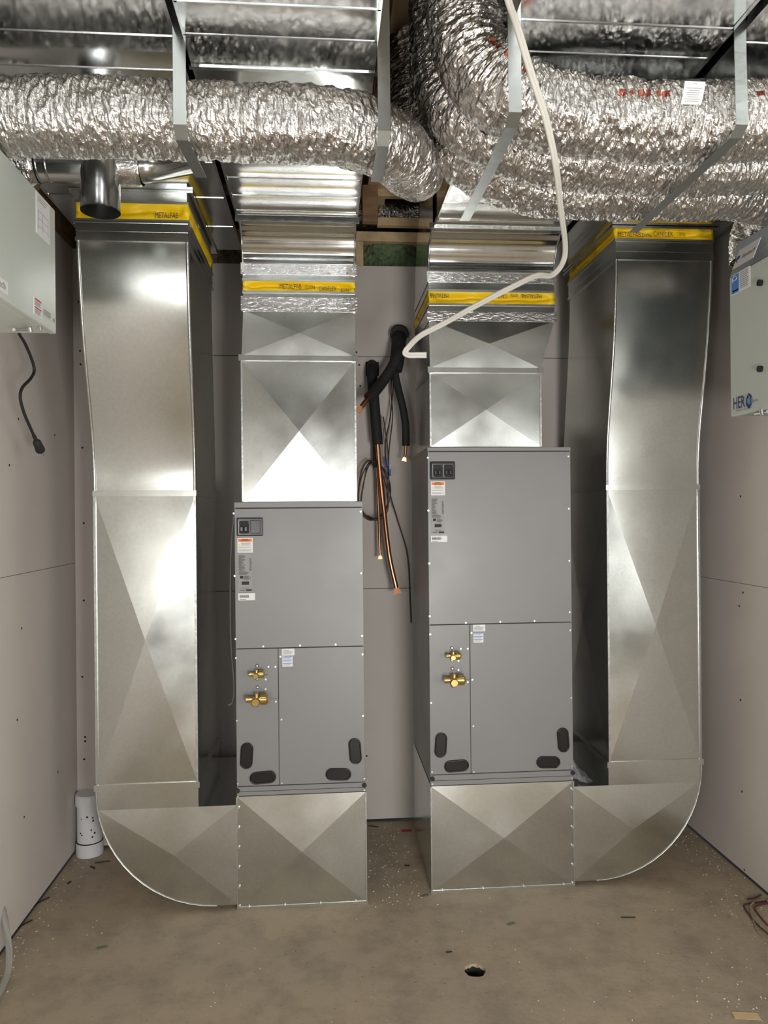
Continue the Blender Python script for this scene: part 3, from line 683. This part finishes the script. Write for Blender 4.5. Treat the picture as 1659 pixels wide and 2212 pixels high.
def labels(t, Y, L):
    (w0, w1), (r0, r1), (b0, b1), (n0, n1), (s0, s1) = L
    o = paper(t, 'warning_label', *w0, *w1, Y, [WHT, ORG, GRYP, YEL, CABD], [(.05, .95, .05, .25, 1), (.3, .7, .07, .11, 4), (.2, .8, .17, .21, 4), (.07, .17, .43, .53, 3)] + lines(4, .24, .9, .32, .54, 2, .2) + lines(2, .06, .92, .60, .70, 2, .2) + lines(3, .06, .94, .78, .94, 2), 'white warning label with an orange header')
    rows = lines(20, .04, .52, .03, .46, 4, .6) + lines(14, .80, .97, .10, .46, 4, .5) + lines(5, .04, .85, .47, .56, 4, .4) + lines(6, .42, .92, .58, .69, 4, .5) + [(.12, .36, .58, .65, 4), (.24, .76, .73, .82, 4), (.25, .75, .90, .91, 4), (.10, .48, .955, .97, 4), (.55, .95, .94, .985, 4)]
    paper(t, 'rating_plate', *r0, *r1, Y, [PLATE, ORG, GRYP, YEL, CABD], rows, 'grey rating plate with rows of small black print')
    rows = lines(1, .05, .7, .06, .12, 2) + [(.08, .45, .85, .92, 4)]
    x = .08
    while x < .62: wd = random.choice((.008, .016, .024)); rows.append((x, x + wd, .25, .65, 4)); x += wd + random.choice((.01, .018))
    paper(t, 'barcode_label', *b0, *b1, Y, [WHT, ORG, GRYP, YEL, CABD], rows, 'white barcode label')
    paper(t, 'notice_label', *n0, *n1, Y, [WHT, ORG, GRYP, YEL, CABD], [(.08, .16, .08, .22, 3 if n0[0] > 900 else 1), (.18, .55, .20, .26, 4)] + lines(6, .08, .93, .34, .9, 2), 'white printed notice label')
    paper(t, 'blue_striped_label', *s0, *s1, Y, [WHT, BLU, GRYP, YEL, CABD], [(.06, .94, .04, .11, 1), (.06, .94, .34, .41, 1), (.06, .94, .64, .71, 1)] + lines(2, .08, .9, .15, .28, 2) + lines(2, .08, .9, .45, .58, 2) + lines(3, .08, .9, .76, .93, 2), 'white label with three blue stripes')
breaker(ah, 512, 1118, 568, 1158, YL, False)
labels(ah, YL, [((513, 1162), (546, 1194)), ((515, 1197), (545, 1278)), ((515, 1281), (551, 1297)), ((609, 1401), (636, 1416)), ((610, 1417), (632, 1440))])
valve(ah, P(556, 1452, Y=YL), .80); valve(ah, P(557, 1504, Y=YL), 1.12)
# right
ah2 = air_handler('taller grey air handler cabinet, right of the pipes', .387, .931, YR, .53, ztr + .002, P(1080, 966, Y=YR).z,
    dict(cap=P(1080, 975, Y=YR).z, mid=P(1080, 1347, Y=YR).z, low=P(1080, 1669, Y=YR).z, split=P(1016, 1500, Y=YR).x,
         screws=[(924, 989), (1227, 986), (925, 1103), (1228, 1099), (927, 1217), (1229, 1211), (928, 1331), (1230, 1322), (1006, 1345), (1080, 1343), (1154, 1341), (929, 1370), (1018, 1367), (1231, 1361),
                 (995, 1401), (1010, 1401), (990, 1427), (990, 1447), (1020, 1468), (1010, 1473), (931, 1518), (1022, 1568), (1233, 1507), (933, 1667), (1023, 1667), (1235, 1654), (934, 1693), (1235, 1680)],
         dots=[(934, 1682), (1237, 1669)], plugs=[(952, 1609, .093, 86), (986, 1654, .093, 3), (1184, 1646, .091, -2), (1216, 1598, .093, 94)],
         slots=[((1015, 1353), (1016, 1468)), ((1000, 1468), (1014, 1468)), ((986, 1416), (993, 1416))]))
breaker(ah2, 929, 997, 982, 1036, YR, True)
labels(ah2, YR, [((931, 1040), (961, 1070)), ((932, 1075), (960, 1153)), ((931, 1157), (966, 1171)), ((1022, 1349), (1048, 1364)), ((1023, 1367), (1044, 1388))])
valve(ah2, P(976, 1413, Y=YR), .80); valve(ah2, P(977, 1463, Y=YR), 1.12)

# ------------------------------------------------------------ round metal pipe at upper left
t = thing('round_metal_duct', 'round galvanized duct tee with an open spout hanging below the left foil duct', 'duct', (-.65, 2.12, 2.375))
m = MB(); m.tube([(-.80, 2.12, 2.375), (-.49, 2.12, 2.375)], .0475, 40, cap=False)
for x in (-.76, -.735, -.56, -.52): m.tube([(x - .004, 2.12, 2.375), (x, 2.12, 2.375), (x + .004, 2.12, 2.375)], .05, 40, cap=False, rs=[.0475, .050, .0475])
m.build('pipe_run', GP, t)
m = MB(); m.tube([(-.815, 2.125, 2.375), (-.80, 2.122, 2.375), (-.785, 2.12, 2.375), (-.765, 2.12, 2.375)], .08, 40, cap=False, rs=[.088, .082, .056, .050]); tag(m.build('foil_sleeve_end', TAPE, t), 'crimped foil end')
bz = P(216, 455, Y=2.08).z; bx = P(216, 455, Y=2.08).x
m = MB(); rs = []; pp = []
m.tube([(bx, 2.10, 2.40), (bx, 2.09, 2.34), (bx, 2.085, bz)], .0515, 40, cap=False, rs=[.045, .0515, .0515]); m.tube([(bx, 2.10, 2.40), (bx, 2.09, 2.34), (bx, 2.085, bz)], .0515, 40, cap=False, rs=[.044, .0500, .0500])
m.tube([(bx, 2.085, bz + .001), (bx, 2.085, bz - .001)], .052, 40, cap=False)
m.build('open_spout', GP, t)
m = MB(); m.tube(spline([(-.50, 2.12, 2.375), (-.475, 2.12, 2.378), (-.44, 2.15, 2.40), (-.38, 2.22, 2.448)], 6), .045, 32); m.build('angled_pipe', GP, t)
m = MB(); m.tube([(-.57 + .01 * k, 2.12, 2.375) for k in range(9)], .051, 32, cap=False, rs=[.051 + .0025 * (k % 2) for k in range(9)]); tag(m.build('foil_tape', TAPE, t), 'shiny foil tape wrap')

# ------------------------------------------------------------ hanger straps
def strap(label, pts, wd=.027):
    m = MB(); m.ribbon(pts, (1, 0, 0), wd, .0012); tag(m.build('hanger_strap', STRAP), label, 'strap', None)
strap('metal hanger strap under the left foil duct, between the trunks', [(-.2985, 1.64, 2.878), (-.2985, 1.64, 2.25), (-.2985, 1.665, 2.229), (-.285, 1.83, 2.222)])
strap('metal hanger strap at the right edge of the left supply trunk', [(.139, 1.64, 2.878), (.139, 1.64, 2.25), (.138, 1.665, 2.229), (.135, 1.83, 2.222)])
strap('metal hanger strap under the left bend of the three foil ducts', [(.398, 1.52, 3.07), (.398, 1.52, 2.40), (.398, 1.52, 2.236), (.398, 1.55, 2.220), (.395, 2.06, 2.222)])
strap('metal hanger strap at far right under the three foil ducts', [(.90, 1.555, 3.07), (.90, 1.555, 2.40), (.90, 1.55, 2.242), (.90, 1.575, 2.226), (.90, 2.12, 2.222)])

# label on the nearest foil duct
p = P(1498, 201, Y=1.60)
m = MB(); K = 6; n_ = Vector((0, -.88, -.47)); up = Vector((0, -.47, .88)); vs = []
for i in range(K + 1):
    for j in range(K + 1):
        x = (i / K - .5) * .047; z = (j / K - .5) * .045; vs.append(p + Vector((x, 0, 0)) + up * z - n_ * (z * z * 5.5) + Vector((0, .0, 0)))
m.add(vs, [(i * (K + 1) + j, (i + 1) * (K + 1) + j, (i + 1) * (K + 1) + j + 1, i * (K + 1) + j + 1) for i in range(K) for j in range(K)])
for k in range(8):
    z = .013 - k * .0042; wd = .036 - .014 * random.random()
    if k == 0: z = .017; wd = .010
    q = p + up * z - n_ * (z * z * 5.5 - .0005); q2 = p + up * (z + .0011) - n_ * ((z + .001) ** 2 * 5.5 - .0005)
    m.add([q + Vector((-wd / 2, 0, 0)), q + Vector((wd / 2, 0, 0)), q2 + Vector((wd / 2, 0, 0)), q2 + Vector((-wd / 2, 0, 0))], [(0, 1, 2, 3)], 1)
tag(m.build('duct_label', [WHT, GRYP]), 'small white paper label stuck on the nearest right foil duct', 'label')

# ------------------------------------------------------------ white cable
cp = [P(u, v, Y=y) for u, v, y in ((1088, -60, 1.10), (1098, 0, 1.16), (1118, 60, 1.24), (1148, 160, 1.34), (1180, 260, 1.44), (1201, 360, 1.56), (1211, 450, 1.74), (1221, 530, 1.95), (1215, 568, 2.03), (1192, 594, 2.09),
      (1158, 596, 2.14), (1110, 618, 2.21), (1040, 654, 2.30), (960, 698, 2.40), (910, 724, 2.45), (884, 748, 2.49), (875, 762, 2.5), (884, 767, 2.5), (900, 767, 2.5), (921, 767, 2.5))]
sp = spline(cp, 10); m = MB(); cr = [.0034 + .0022 * (i / len(sp)) for i in range(len(sp))]
for sg in (-1, 1):
    line = []
    for i, q_ in enumerate(sp):
        t_ = (sp[min(i + 1, len(sp) - 1)] - sp[max(i - 1, 0)]).normalized(); n_ = t_.cross(Vector((0, 1, .35))).normalized()
        line.append(q_ + n_ * sg * cr[i] * .85)
    m.tube(line, .005, 10, rs=cr)
tag(m.build('electrical_cable', ROMEX), 'loose white electrical cable looping in front of the right supply duct', 'cable')

# ------------------------------------------------------------ line sets in the middle
Yp = BY - .10
t = thing('pipe_sleeve', 'black round wall sleeve where the upper pipes come out', 'pipe', P(862, 728, Y=BY))
m = MB(); a = P(860, 728, Y=BY); m.tube([(a.x, BY + .005, a.z), (a.x, BY - .055, a.z)], .040, 24); m.build('sleeve', BLKM, t)
m = MB(); m.tube([(a.x, BY - .02, a.z), (a.x, BY - .058, a.z)], .043, 24, cap=False); m.build('sleeve_rim', BLK, t)
def insul(name, label, path, r, copper, rc, yend=None):
    t = thing(name, label, 'pipe', path[0]); m = MB(); sp = spline(path, 12)
    m.tube(sp, r, 18); m.build('foam_insulation', FOAM, t)
    sp = spline([path[-2].lerp(path[-1], .7)] + copper, 8); m = MB(); m.tube(sp, rc, 12)
    # pinched flat end
    d = (sp[-1] - sp[-2]).normalized(); e = sp[-1]; s = Vector((1, 0, 0)) if abs(d.x) < .8 else Vector((0, 0, 1))
    s = (s - d * s.dot(d)).normalized(); n = d.cross(s)
    m.hexa([e - s * rc - n * rc * .7, e + s * rc - n * rc * .7, e + s * rc + n * rc * .7, e - s * rc + n * rc * .7] + [e + d * rc * 2.6 - s * rc * 1.7 - n * .001, e + d * rc * 2.6 + s * rc * 1.7 - n * .001, e + d * rc * 2.6 + s * rc * 1.7 + n * .001, e + d * rc * 2.6 - s * rc * 1.7 + n * .001])
    tag(m.build('copper_tube', COPPER, t), 'bare copper end'); return t
q = lambda u, v, dy=0: P(u, v, Y=BY - .06 - dy)
m = MB(); m.tube(spline([q(862, 728, -.01), q(861, 745, .05), q(858, 775, .08), q(853, 800, .09)], 8), .032, 18); tag(m.build('tape_wrap', FOAM, t), 'black tape wrap joining the pipes')
insul('insulated_pipe', 'black foam pipe angling down left over the others to a short copper end',
      [q(862, 735, -.03), q(862, 760, .09), q(846, 795, .12), q(826, 825, .14), q(808, 848, .17), q(796, 860, .19)], .0235, [q(790, 867, .20), q(780, 880, .21)], .0105)
insul('insulated_pipe', 'black foam pipe curving down on the right to a short copper end',
      [q(856, 745, .0), q(852, 790, .05), q(858, 830, .07), q(870, 880, .09), q(876, 920, .10), q(877, 963, .10)], .0165, [q(876, 975, .10), q(874, 988, .10)], .0065)
insul('insulated_pipe', 'thick black foam pipe dropping straight from the wall slot to a long copper tube',
      [q(804, 788, -.055), q(803, 800, .02), q(806, 840, .05), q(811, 900, .06), q(816, 960, .06)], .0235, [q(820, 1010, .06), q(829, 1100, .065), q(841, 1200, .08), q(856, 1270, .09)], .0105)
insul('insulated_pipe', 'slim black foam pipe behind the thick one, ending in a thin copper tube',
      [q(812, 930, .0), q(811, 960, .01), q(812, 1010, .02)], .0125, [q(815, 1040, .03), q(818, 1110, .04), q(821, 1200, .05)], .006)
m = MB(); a, c_ = P(790, 812, Y=BY), P(818, 782, Y=BY); m.box((a.x, BY - .004, a.z), (c_.x, BY + .001, c_.z)); tag(m.build('wall_slot', DARK), 'dark slot cut in the back wall behind the straight foam pipe', 'slot')
# wires
def wire(label, pts, r=.0028, mt=WIRE, name='control_wire', grp=None):
    m = MB(); m.tube(spline(pts, 10), r, 8); return tag(m.build(name, mt), label, 'wire', grp)
wire('brown control wire running down beside the pipes to behind the right boot', [q(858, 745, -.02), q(845, 830, 0), q(848, 900, 0), q(840, 980, .02), q(842, 1060, .01), q(858, 1120, -.03), q(880, 1200, -.04), q(886, 1300, -.045), q(888, 1345, -.05)])
wire('brown control wire hanging from the pipe sleeve to the blue connectors', [q(860, 740, -.02), q(850, 830, .01), q(843, 900, .02), q(832, 960, .03), q(836, 1010, .05)])
loop = []
for k in range(44):
    a = 2 * math.pi * k / 13; rx, rz = 30 + 5 * math.sin(k * .7), 62 + 8 * math.cos(k * .5)
    loop.append(q(806 + rx * math.cos(a) + 4 * math.sin(k), 1062 + rz * math.sin(a), .03 + .01 * math.sin(k * 1.7)))
wire('bundle of brown control wire coiled in loops behind the copper tubes', [q(828, 900, .0), q(838, 980, .02)] + loop, .0026, name='wire_coil')
wire('short brown wire loop at upper left of the coil', [q(806, 1005, .02), q(796, 995, .03), q(784, 1010, .04), q(776, 1040, .04), q(774, 1080, .04), q(782, 1110, .03), q(800, 1124, .03), q(820, 1118, .03)])
for lab, u, v in (('upper blue wire connector beside the copper tube', 836, 999), ('lower blue wire connector beside the copper tube', 841, 1020)):
    m = MB(); m.cyl(q(u, v - 7, .05), q(u + 2, v + 8, .05), .006, 10, r2=.004); tag(m.build('wire_connector', BLUEW), lab, 'connector')

wire('thin grey cable hanging behind the left air handler, at its left edge', [P(u, v, Y=YL + .2) for u, v in ((508, 1090), (500, 1180), (498, 1300), (500, 1400), (506, 1480), (503, 1515), (494, 1524))], .004, mat('grey_cable', (.28, .28, .28), .5), 'cable')
# ------------------------------------------------------------ ventilator units on the side walls
def bx(t, name, a, c, mt, bevel=0, label=None):
    m = MB(); m.box(a, c); o = m.build(name, mt, t, bevel=bevel)
    if label: o['label'] = label
    return o
# left
FX = -.705; ye = P(121, 700, X=FX).y; zb = P(122, 722, X=FX).z; ztp = P(116, 452, X=FX).z
t = thing('ventilator_unit', 'pale grey ventilator box mounted on the left wall', 'ventilator', (-.88, ye - .4, zb))
bx(t, 'housing', (LX + .001, ye - .85, zb + .001), (FX - .02, ye, ztp), UNIT, .004)
bx(t, 'front_panel', (FX - .019, ye - .85, zb), (FX, ye + .001, ztp + .001), UNIT, .003)
def side_label(t, name, X, sgn, pix, mats, rows, label=None, th=.0012):
    """label on a wall-parallel face, quad from two photo corners"""
    (u0, v0), (u1, v1) = pix; a, c = P(u0, v0, X=X), P(u1, v1, X=X); y0, y1 = a.y, c.y; z1, z0 = a.z, c.z
    m = MB(); m.box((X - .0002 * sgn, y0, z0), (X + th * sgn, y1, z1))
    for f0, f1, g0, g1, mi in rows:
        m.box((X + th * sgn, y0 + (y1 - y0) * f0, z1 + (z0 - z1) * g0), (X + (th + .0005) * sgn, y0 + (y1 - y0) * f1, z1 + (z0 - z1) * g1), mi)
    o = m.build(name, mats, t)
    if label: o['label'] = label
    return o
side_label(t, 'data_label', FX, 1, ((77, 412), (107, 530)), [WHT, GRYP], [(.1, .9, .05, .06, 1), (.1, .75, .10, .12, 1), (.1, .7, .16, .18, 1), (.12, .14, .42, .88, 1), (.45, .47, .42, .88, 1), (.84, .86, .42, .88, 1), (.12, .86, .42, .43, 1), (.12, .86, .60, .61, 1), (.12, .86, .78, .79, 1)], 'white technical label')
side_label(t, 'warning_label', FX, 1, ((72, 640), (90, 690)), [WHT, REDP, GRYP], [(.1, .9, .03, .12, 1), (.1, .9, .52, .60, 1)] + lines(5, .1, .9, .18, .46, 2) + lines(5, .1, .9, .66, .94, 2), 'white warning label with red headers')
side_label(t, 'data_label', FX, 1, ((92, 665), (118, 699)), [UNIT, GRYP], lines(7, .02, .7, .05, .9, 1) + [(.8, .98, .45, .85, 1)], 'block of small printed text')
s = side_label(t, 'maker_badge', FX, 1, ((-34, 574), (16, 638)), [WHT], [])
a, c_ = P(-17, 588, X=FX + .002), P(14, 612, X=FX + .002)
lettering('fantech', (FX + .0013, (a.y + c_.y) / 2 - .004, P(6, 616, X=FX).z), (0, 1, 0), (0, 0, 1), abs(c_.y - a.y) * .95, GRYP, s, depth=.0012)
bx(t, 'underside_label', (LX + .05, ye - .55, zb - .0015), (FX - .12, ye - .06, zb + .001), WHT)
m = MB(); m.tube([P(30, 712, X=FX - .05), P(66, 711, X=FX - .05)], .004, 8); m.tube([P(64, 706, X=FX), P(66, 716, X=FX)], .006, 8); m.tube([P(86, 704, X=FX - .01), P(88, 713, X=FX - .01)], .004, 8); m.build('latch', SCR, t)
XC = -.93
kp = [P(u, v, X=XC) for u, v in ((36, 702), (42, 722), (54, 742), (68, 775), (74, 800), (66, 818), (48, 838), (44, 860), (52, 892), (66, 925), (75, 945))]
m = MB(); m.tube(spline(kp, 8), .0048, 10); cordo = tag(m.build('power_cord', BLKM, t), 'black power cord hanging below')
m = MB(); p0, p1 = P(75, 945, X=XC), P(88, 974, X=XC); d = (p1 - p0).normalized()
m.tube([p0 - d * .008, p0, p0 + d * .015], .006, 12); m.tube([p0 + d * .013, p0 + d * .022, p1 - d * .004, p1], .01, 14, rs=[.007, .013, .0155, .0135])
for o_ in (Vector((0, -.007, .003)), Vector((0, .007, -.003)), Vector((.006, 0, -.003))): m.cyl(p1 + o_ - d * .001, p1 + o_ + d * .018, .0022, 6, 1)
tag(m.build('plug', [BLKM, SCR], cordo), 'black three-prong plug')
# right
FX2 = 1.285; ye = P(1577, 700, X=FX2).y; zb = P(1579, 900, X=FX2).z; zp = P(1576, 600, X=FX2).z; zt = P(1586, 533, X=FX2 + .03).z
t = thing('ventilator_unit', 'pale ventilator box with slanted grey header on the right wall', 'ventilator', (1.45, ye - .4, zb))
bx(t, 'housing', (FX2 + .02, ye - .85, zb + .002), (RX - .001, ye, zt - .004), UNITG, .003)
bx(t, 'front_panel', (FX2, ye - .85, zb), (FX2 + .019, ye + .001, zp), UNIT, .003)
m = MB(); y0, y1 = ye - .85, ye + .0005
m.hexa([(FX2 + .001, y0, zp + .002), (FX2 + .019, y0, zp + .002), (FX2 + .019, y1, zp + .002), (FX2 + .001, y1, zp + .002), (FX2 + .045, y0, zt), (FX2 + .055, y0, zt), (FX2 + .055, y1, zt), (FX2 + .045, y1, zt)])
hd = m.build('header_panel', UNITG, t)
# badge on header
hn = Vector((-(zt - zp), 0, -.044)).normalized(); hu = Vector((.044, 0, zt - zp)).normalized()
def hpt(u, v):     # point on slanted header
    d = ROT @ Vector(((u - 829.5) / FPX, -(v - 1106) / FPX, -1)); o = Vector((FX2 + .001, 0, zp + .002)); cc = Vector((0, 0, CAM_Z))
    return cc + d * ((o - cc).dot(hn) / d.dot(hn))
ctr = hpt(1613, 548); Lb = abs(hpt(1590, 560).y - hpt(1638, 537).y)
hb = .066; ydir = Vector((0, -1, 0)); m = MB(); pts = [ctr + ydir * sx_ * Lb / 2 + hu * sz_ * hb / 2 for sx_, sz_ in ((-1, -1), (1, -1), (1, 1), (-1, 1))]
if ydir.cross(hu).dot(hn) < 0: hn2 = -hn
else: hn2 = hn
m.hexa([p_ + hn * .0002 for p_ in pts] + [p_ + hn * .002 for p_ in pts]); bd = m.build('maker_badge', WHT, t)
lettering('fantech', ctr + ydir * Lb * .13 + hn * .0022, ydir, hu, Lb * .60, CABD, bd, depth=.0004)
m = MB(); cc = ctr - ydir * Lb * .33 + hn * .003
for k in range(4):
    rr = .005 + .003 * k; m.tube([cc + ydir * rr * math.cos(a) + hu * rr * math.sin(a) for a in [R(200 - 130 * i / 8 + 20 * k) for i in range(9)]], .0009, 5)
m.cyl(cc, cc + hn * .001, .004, 12); m.build('badge_emblem', NAVY, bd)
ms = [WHT, BLU, GRYP]
side_label(t, 'efficiency_label', FX2, -1, ((1580, 597), (1621, 618)), ms, [(.03, .42, .04, .96, 1), (.08, .38, .80, .86, 0)] + lines(9, .48, .95, .08, .92, 2, .2), 'small white and blue efficiency label')
e = P(1588, 606, X=FX2); m = MB(); m.tube([Vector((FX2 - .002, e.y + .012 * math.cos(R(a)), e.z + .014 * math.sin(R(a)))) for a in range(0, 190, 15)], .0009, 5); m.tube([Vector((FX2 - .002, e.y + .013, e.z - .003)), Vector((FX2 - .002, e.y + .004, e.z + .002)), Vector((FX2 - .002, e.y - .004, e.z - .001)), Vector((FX2 - .002, e.y - .013, e.z + .006))], .0008, 5); m.build('label_emblem', WHT, t)
for u, v in ((1645, 611), (1645, 797)):
    p = P(u, v, X=FX2); m = MB(); m.cyl(p, p + Vector((-.010, 0, 0)), .0095, 16); m.build('panel_knob', BLK, t)
p = P(1597, 869, X=FX2); o_ = p + Vector((-.0003, 0, 0)); wd = abs(P(1584, 870, X=FX2).y - P(1613, 865, X=FX2).y)
lettering('HER', o_, (0, -1, 0), TZ, wd * .86, NAVY, t, bold=True, height=.037)
p2 = P(1619, 866, X=FX2); m = MB()
hx = [Vector((FX2 - .001, p2.y - .0125 * math.cos(R(a)), p2.z + .019 * math.sin(R(a)))) for a in range(30, 391, 60)]; m.tube(hx, .0042, 6); m.build('logo_hexagon', NAVY, t)
m = MB(); m.cyl((FX2 + .0002, p2.y, p2.z), (FX2 - .0015, p2.y, p2.z), .010, 6); m.build('logo_center', mat('teal_print', (.10, .50, .45), .5), t)
lettering('Series', P(1632, 864, X=FX2) + Vector((-.0003, 0, 0)), (0, -1, 0), TZ, .032, GRYP, t, height=.012)
lettering('Fresh Air Appliance', P(1607, 884, X=FX2) + Vector((-.0003, 0, 0)), (0, -1, 0), TZ, .085, GRYP, t, height=.010)
m = MB(); m.tube([P(1632, 893, X=FX2 + .02), P(1658, 889, X=FX2 + .02)], .005, 8); m.tube([P(1645, 885, X=FX2), P(1647, 897, X=FX2)], .006, 8); m.build('latch', SCR, t)

# ------------------------------------------------------------ things on the floor
t = thing('drain_standpipe', 'white capped plastic standpipe in the back left corner', 'pipe', P(192, 1850, Z=0))
b0 = P(191, 1848, Z=0); b0.y += .02; x, y = b0.x, b0.y
m = MB(); m.cyl((x, y, 0), (x, y, .24), .050, 32); m.build('pipe_body', PVC, t)
zc = P(190, 1745, Y=y - .05).z; zt_ = P(190, 1712, Y=y).z
m = MB(); m.tube([(x, y, zc), (x, y, zt_ - .006), (x, y, zt_)], .056, 32, rs=[.056, .056, .052]); m.build('pipe_cap', PVC, t)
m = MB(); m.tube([(x, y, .001), (x, y, .055)], .0545, 32); m.build('pipe_coupling', PVC, t)
m = MB(); m.tube([(x, y, .055), (x, y, .058)], .0535, 32); m.build('coupling_joint', DARK, t)
m = MB()
for k in range(9):
    a = R(-120 + 70 * random.random()); z = .08 + .11 * random.random(); r_ = .0502
    pc = Vector((x + r_ * math.cos(a), y + r_ * math.sin(a), z)); m.cyl(pc, pc + Vector((math.cos(a), math.sin(a), 0)) * .0006, .002 + .003 * random.random(), 6)
m.build('dirt_spot', CABD, t)
# clear tube at the left edge
m = MB(); m.tube(spline([P(-30, 1900, Z=.20), P(2, 1955, Z=.14), P(14, 2010, Z=.09), P(20, 2060, Z=.05), P(14, 2110, Z=.02), P(-20, 2180, Z=.012)], 10), .010, 12)
tag(m.build('clear_tube', CLEAR), 'translucent plastic tube curling at the bottom of the left wall', 'tube')
# wires bottom right
for lab, mt, pts in (('brown wire bent back on itself on the floor at far right', WIRE, [(1700, 1940), (1640, 1948), (1612, 1953), (1608, 1960), (1625, 1985), (1650, 2010), (1700, 2050)]),
                     ('tan wire curling on the floor at far right', TANW, [(1700, 1955), (1650, 1945), (1625, 1952), (1622, 1968), (1634, 2005), (1650, 2025), (1690, 2060)]),
                     ('short dark wire lying on the floor by the right wall', WIRE, [(1614, 1942), (1628, 1940), (1644, 1933)]),
                     ('dark red wire on the floor at far right', mat('maroon_wire', (.12, .02, .03), .5), [(1700, 1948), (1650, 1953), (1630, 1960), (1636, 1972), (1655, 1995), (1700, 2035)])):
    wire(lab, [P(u, v, Z=.006) for u, v in pts], .0028, mt, 'loose_wire')
# plastic bag between right cabinet and drop
m = MB(); n1, n2 = 16, 12; vs = []
for i in range(n1 + 1):
    for j in range(n2 + 1):
        f, g = i / n1, j / n2; x = .936 + .085 * f; hgt = (ztr - .03) + (.135 * (1 - f) ** 1.6 + .014) * math.sin(math.pi * min(1, .08 + g * .9)) + .012 * noise.noise(Vector((f * 7, g * 7, 1)))
        vs.append((x, YR + .03 + .19 * g + .02 * noise.noise(Vector((f * 5, g * 5, 4))), max(P(1275, 1698, Y=YR).z + .003, hgt)))
m.add(vs, [(i * (n2 + 1) + j, (i + 1) * (n2 + 1) + j, (i + 1) * (n2 + 1) + j + 1, i * (n2 + 1) + j + 1) for i in range(n1) for j in range(n2)], 0, True)
tag(m.build('plastic_bag', BAG), 'crumpled clear plastic bag wedged beside the right air handler', 'bag')
# scraps
def scrap(label, u, v, L, wd, ang, mt=BLKM, th=.002):
    p = P(u, v, Z=0); ca, sa = math.cos(R(ang)), math.sin(R(ang)); m = MB()
    pts = [(p.x + ca * L * (f - .5) - sa * .12 * L * math.sin(f * 3), p.y + sa * L * (f - .5), .0015 + th * .5) for f in (0, .33, .66, 1)]
    m.ribbon(pts, (-sa, ca, 0), wd, th); tag(m.build('floor_scrap', mt), label, 'scrap')
scrap('black scrap on bare floor above and left of the drain hole', 970, 2058, .02, .004, 5)
scrap('thin black sliver beside the left wall, farther one', 90, 1950, .075, .004, 62)
scrap('thin black sliver beside the left wall, nearer one', 55, 1998, .06, .004, 60)
scrap('long dark sliver in front of the white standpipe', 222, 1863, .06, .003, 12)
scrap('short dark sliver in front of the white standpipe', 200, 1875, .03, .006, -40)
scrap('small dark scrap between the standpipe and left wall slivers', 150, 1908, .02, .006, 75)
scrap('black sliver against the back wall beside the left boot', 806, 1786, .05, .004, -20)
scrap('black scrap on the floor midway between the two boots', 879, 1871, .02, .006, -20)
scrap('dark sliver in front of the right boot elbow', 1357, 1983, .05, .003, -6)
scrap('small brown scrap on the floor right of the right elbow', 1575, 1982, .016, .008, 50, WOODD)
scrap('tan paper scrap at the bottom right corner', 1612, 2196, .07, .03, -10, mat('tan_paper', (.62, .45, .26), .7), .001)
scrap('red paint mark on the floor between the boots by the back wall', 878, 1795, .045, .022, 0, mat('red_mark', (.38, .03, .04), .8), .0006)
scrap('faint green mark at lower left of the floor', 220, 2047, .032, .010, 20, mat('green_mark', (.12, .17, .12), .8), .0006)
for lab, u, v in (('small green mark at the corner of the right boot', 918, 1935), ('faint green mark in front of the right boot', 1104, 1996)):
    scrap(lab, u, v, .03, .010, 20, bpy.data.materials['green_mark'], .0006)
# crumbs of drywall and dust
m = MB(); random.seed(3)
def crumb(p, s):
    a = random.random() * 6; vs = []
    for k in range(4): vs.append((p.x + s * math.cos(a + k * 1.57) * (.6 + random.random() * .6), p.y + s * math.sin(a + k * 1.57) * (.6 + random.random() * .6), .0004))
    vs.append((p.x, p.y, .0008 + s * .7)); m.add(vs, [(0, 1, 4), (1, 2, 4), (2, 3, 4), (3, 0, 4)])
def blocked(x, y):
    return (YL - .02 < y and -.80 < x < .16) or (YR - .02 < y and .37 < x < 1.45) or (x - hc.x) ** 2 + (y - hc.y) ** 2 < .0025
cnt = 0
while cnt < 900:
    k = random.random()
    if k < .30: x, y = RX - abs(random.gauss(0, .12)) - .005, random.uniform(1.7, 3.3)
    elif k < .45: x, y = LX + abs(random.gauss(0, .05)) + .005, random.uniform(1.8, 3.2)
    elif k < .62: x, y = random.gauss(.26, .07), random.uniform(2.7, 3.44)
    elif k < .74: x, y = random.gauss(1.25, .12), random.gauss(2.05, .14)
    else: x, y = random.uniform(LX + .02, RX - .02), random.uniform(1.85, 3.1)
    if x > RX - .01 or x < LX + .01 or y > BY - .01 or blocked(x, y): continue
    crumb(Vector((x, y, 0)), random.choice((.0012, .0016, .002, .0025, .0035)) * (1.2 if k < .74 else .9)); cnt += 1
tag(m.build('drywall_crumbs', mat('crumbs', (.55, .52, .45), .8)), 'pale drywall crumbs scattered over the concrete floor', 'debris', kind='stuff')
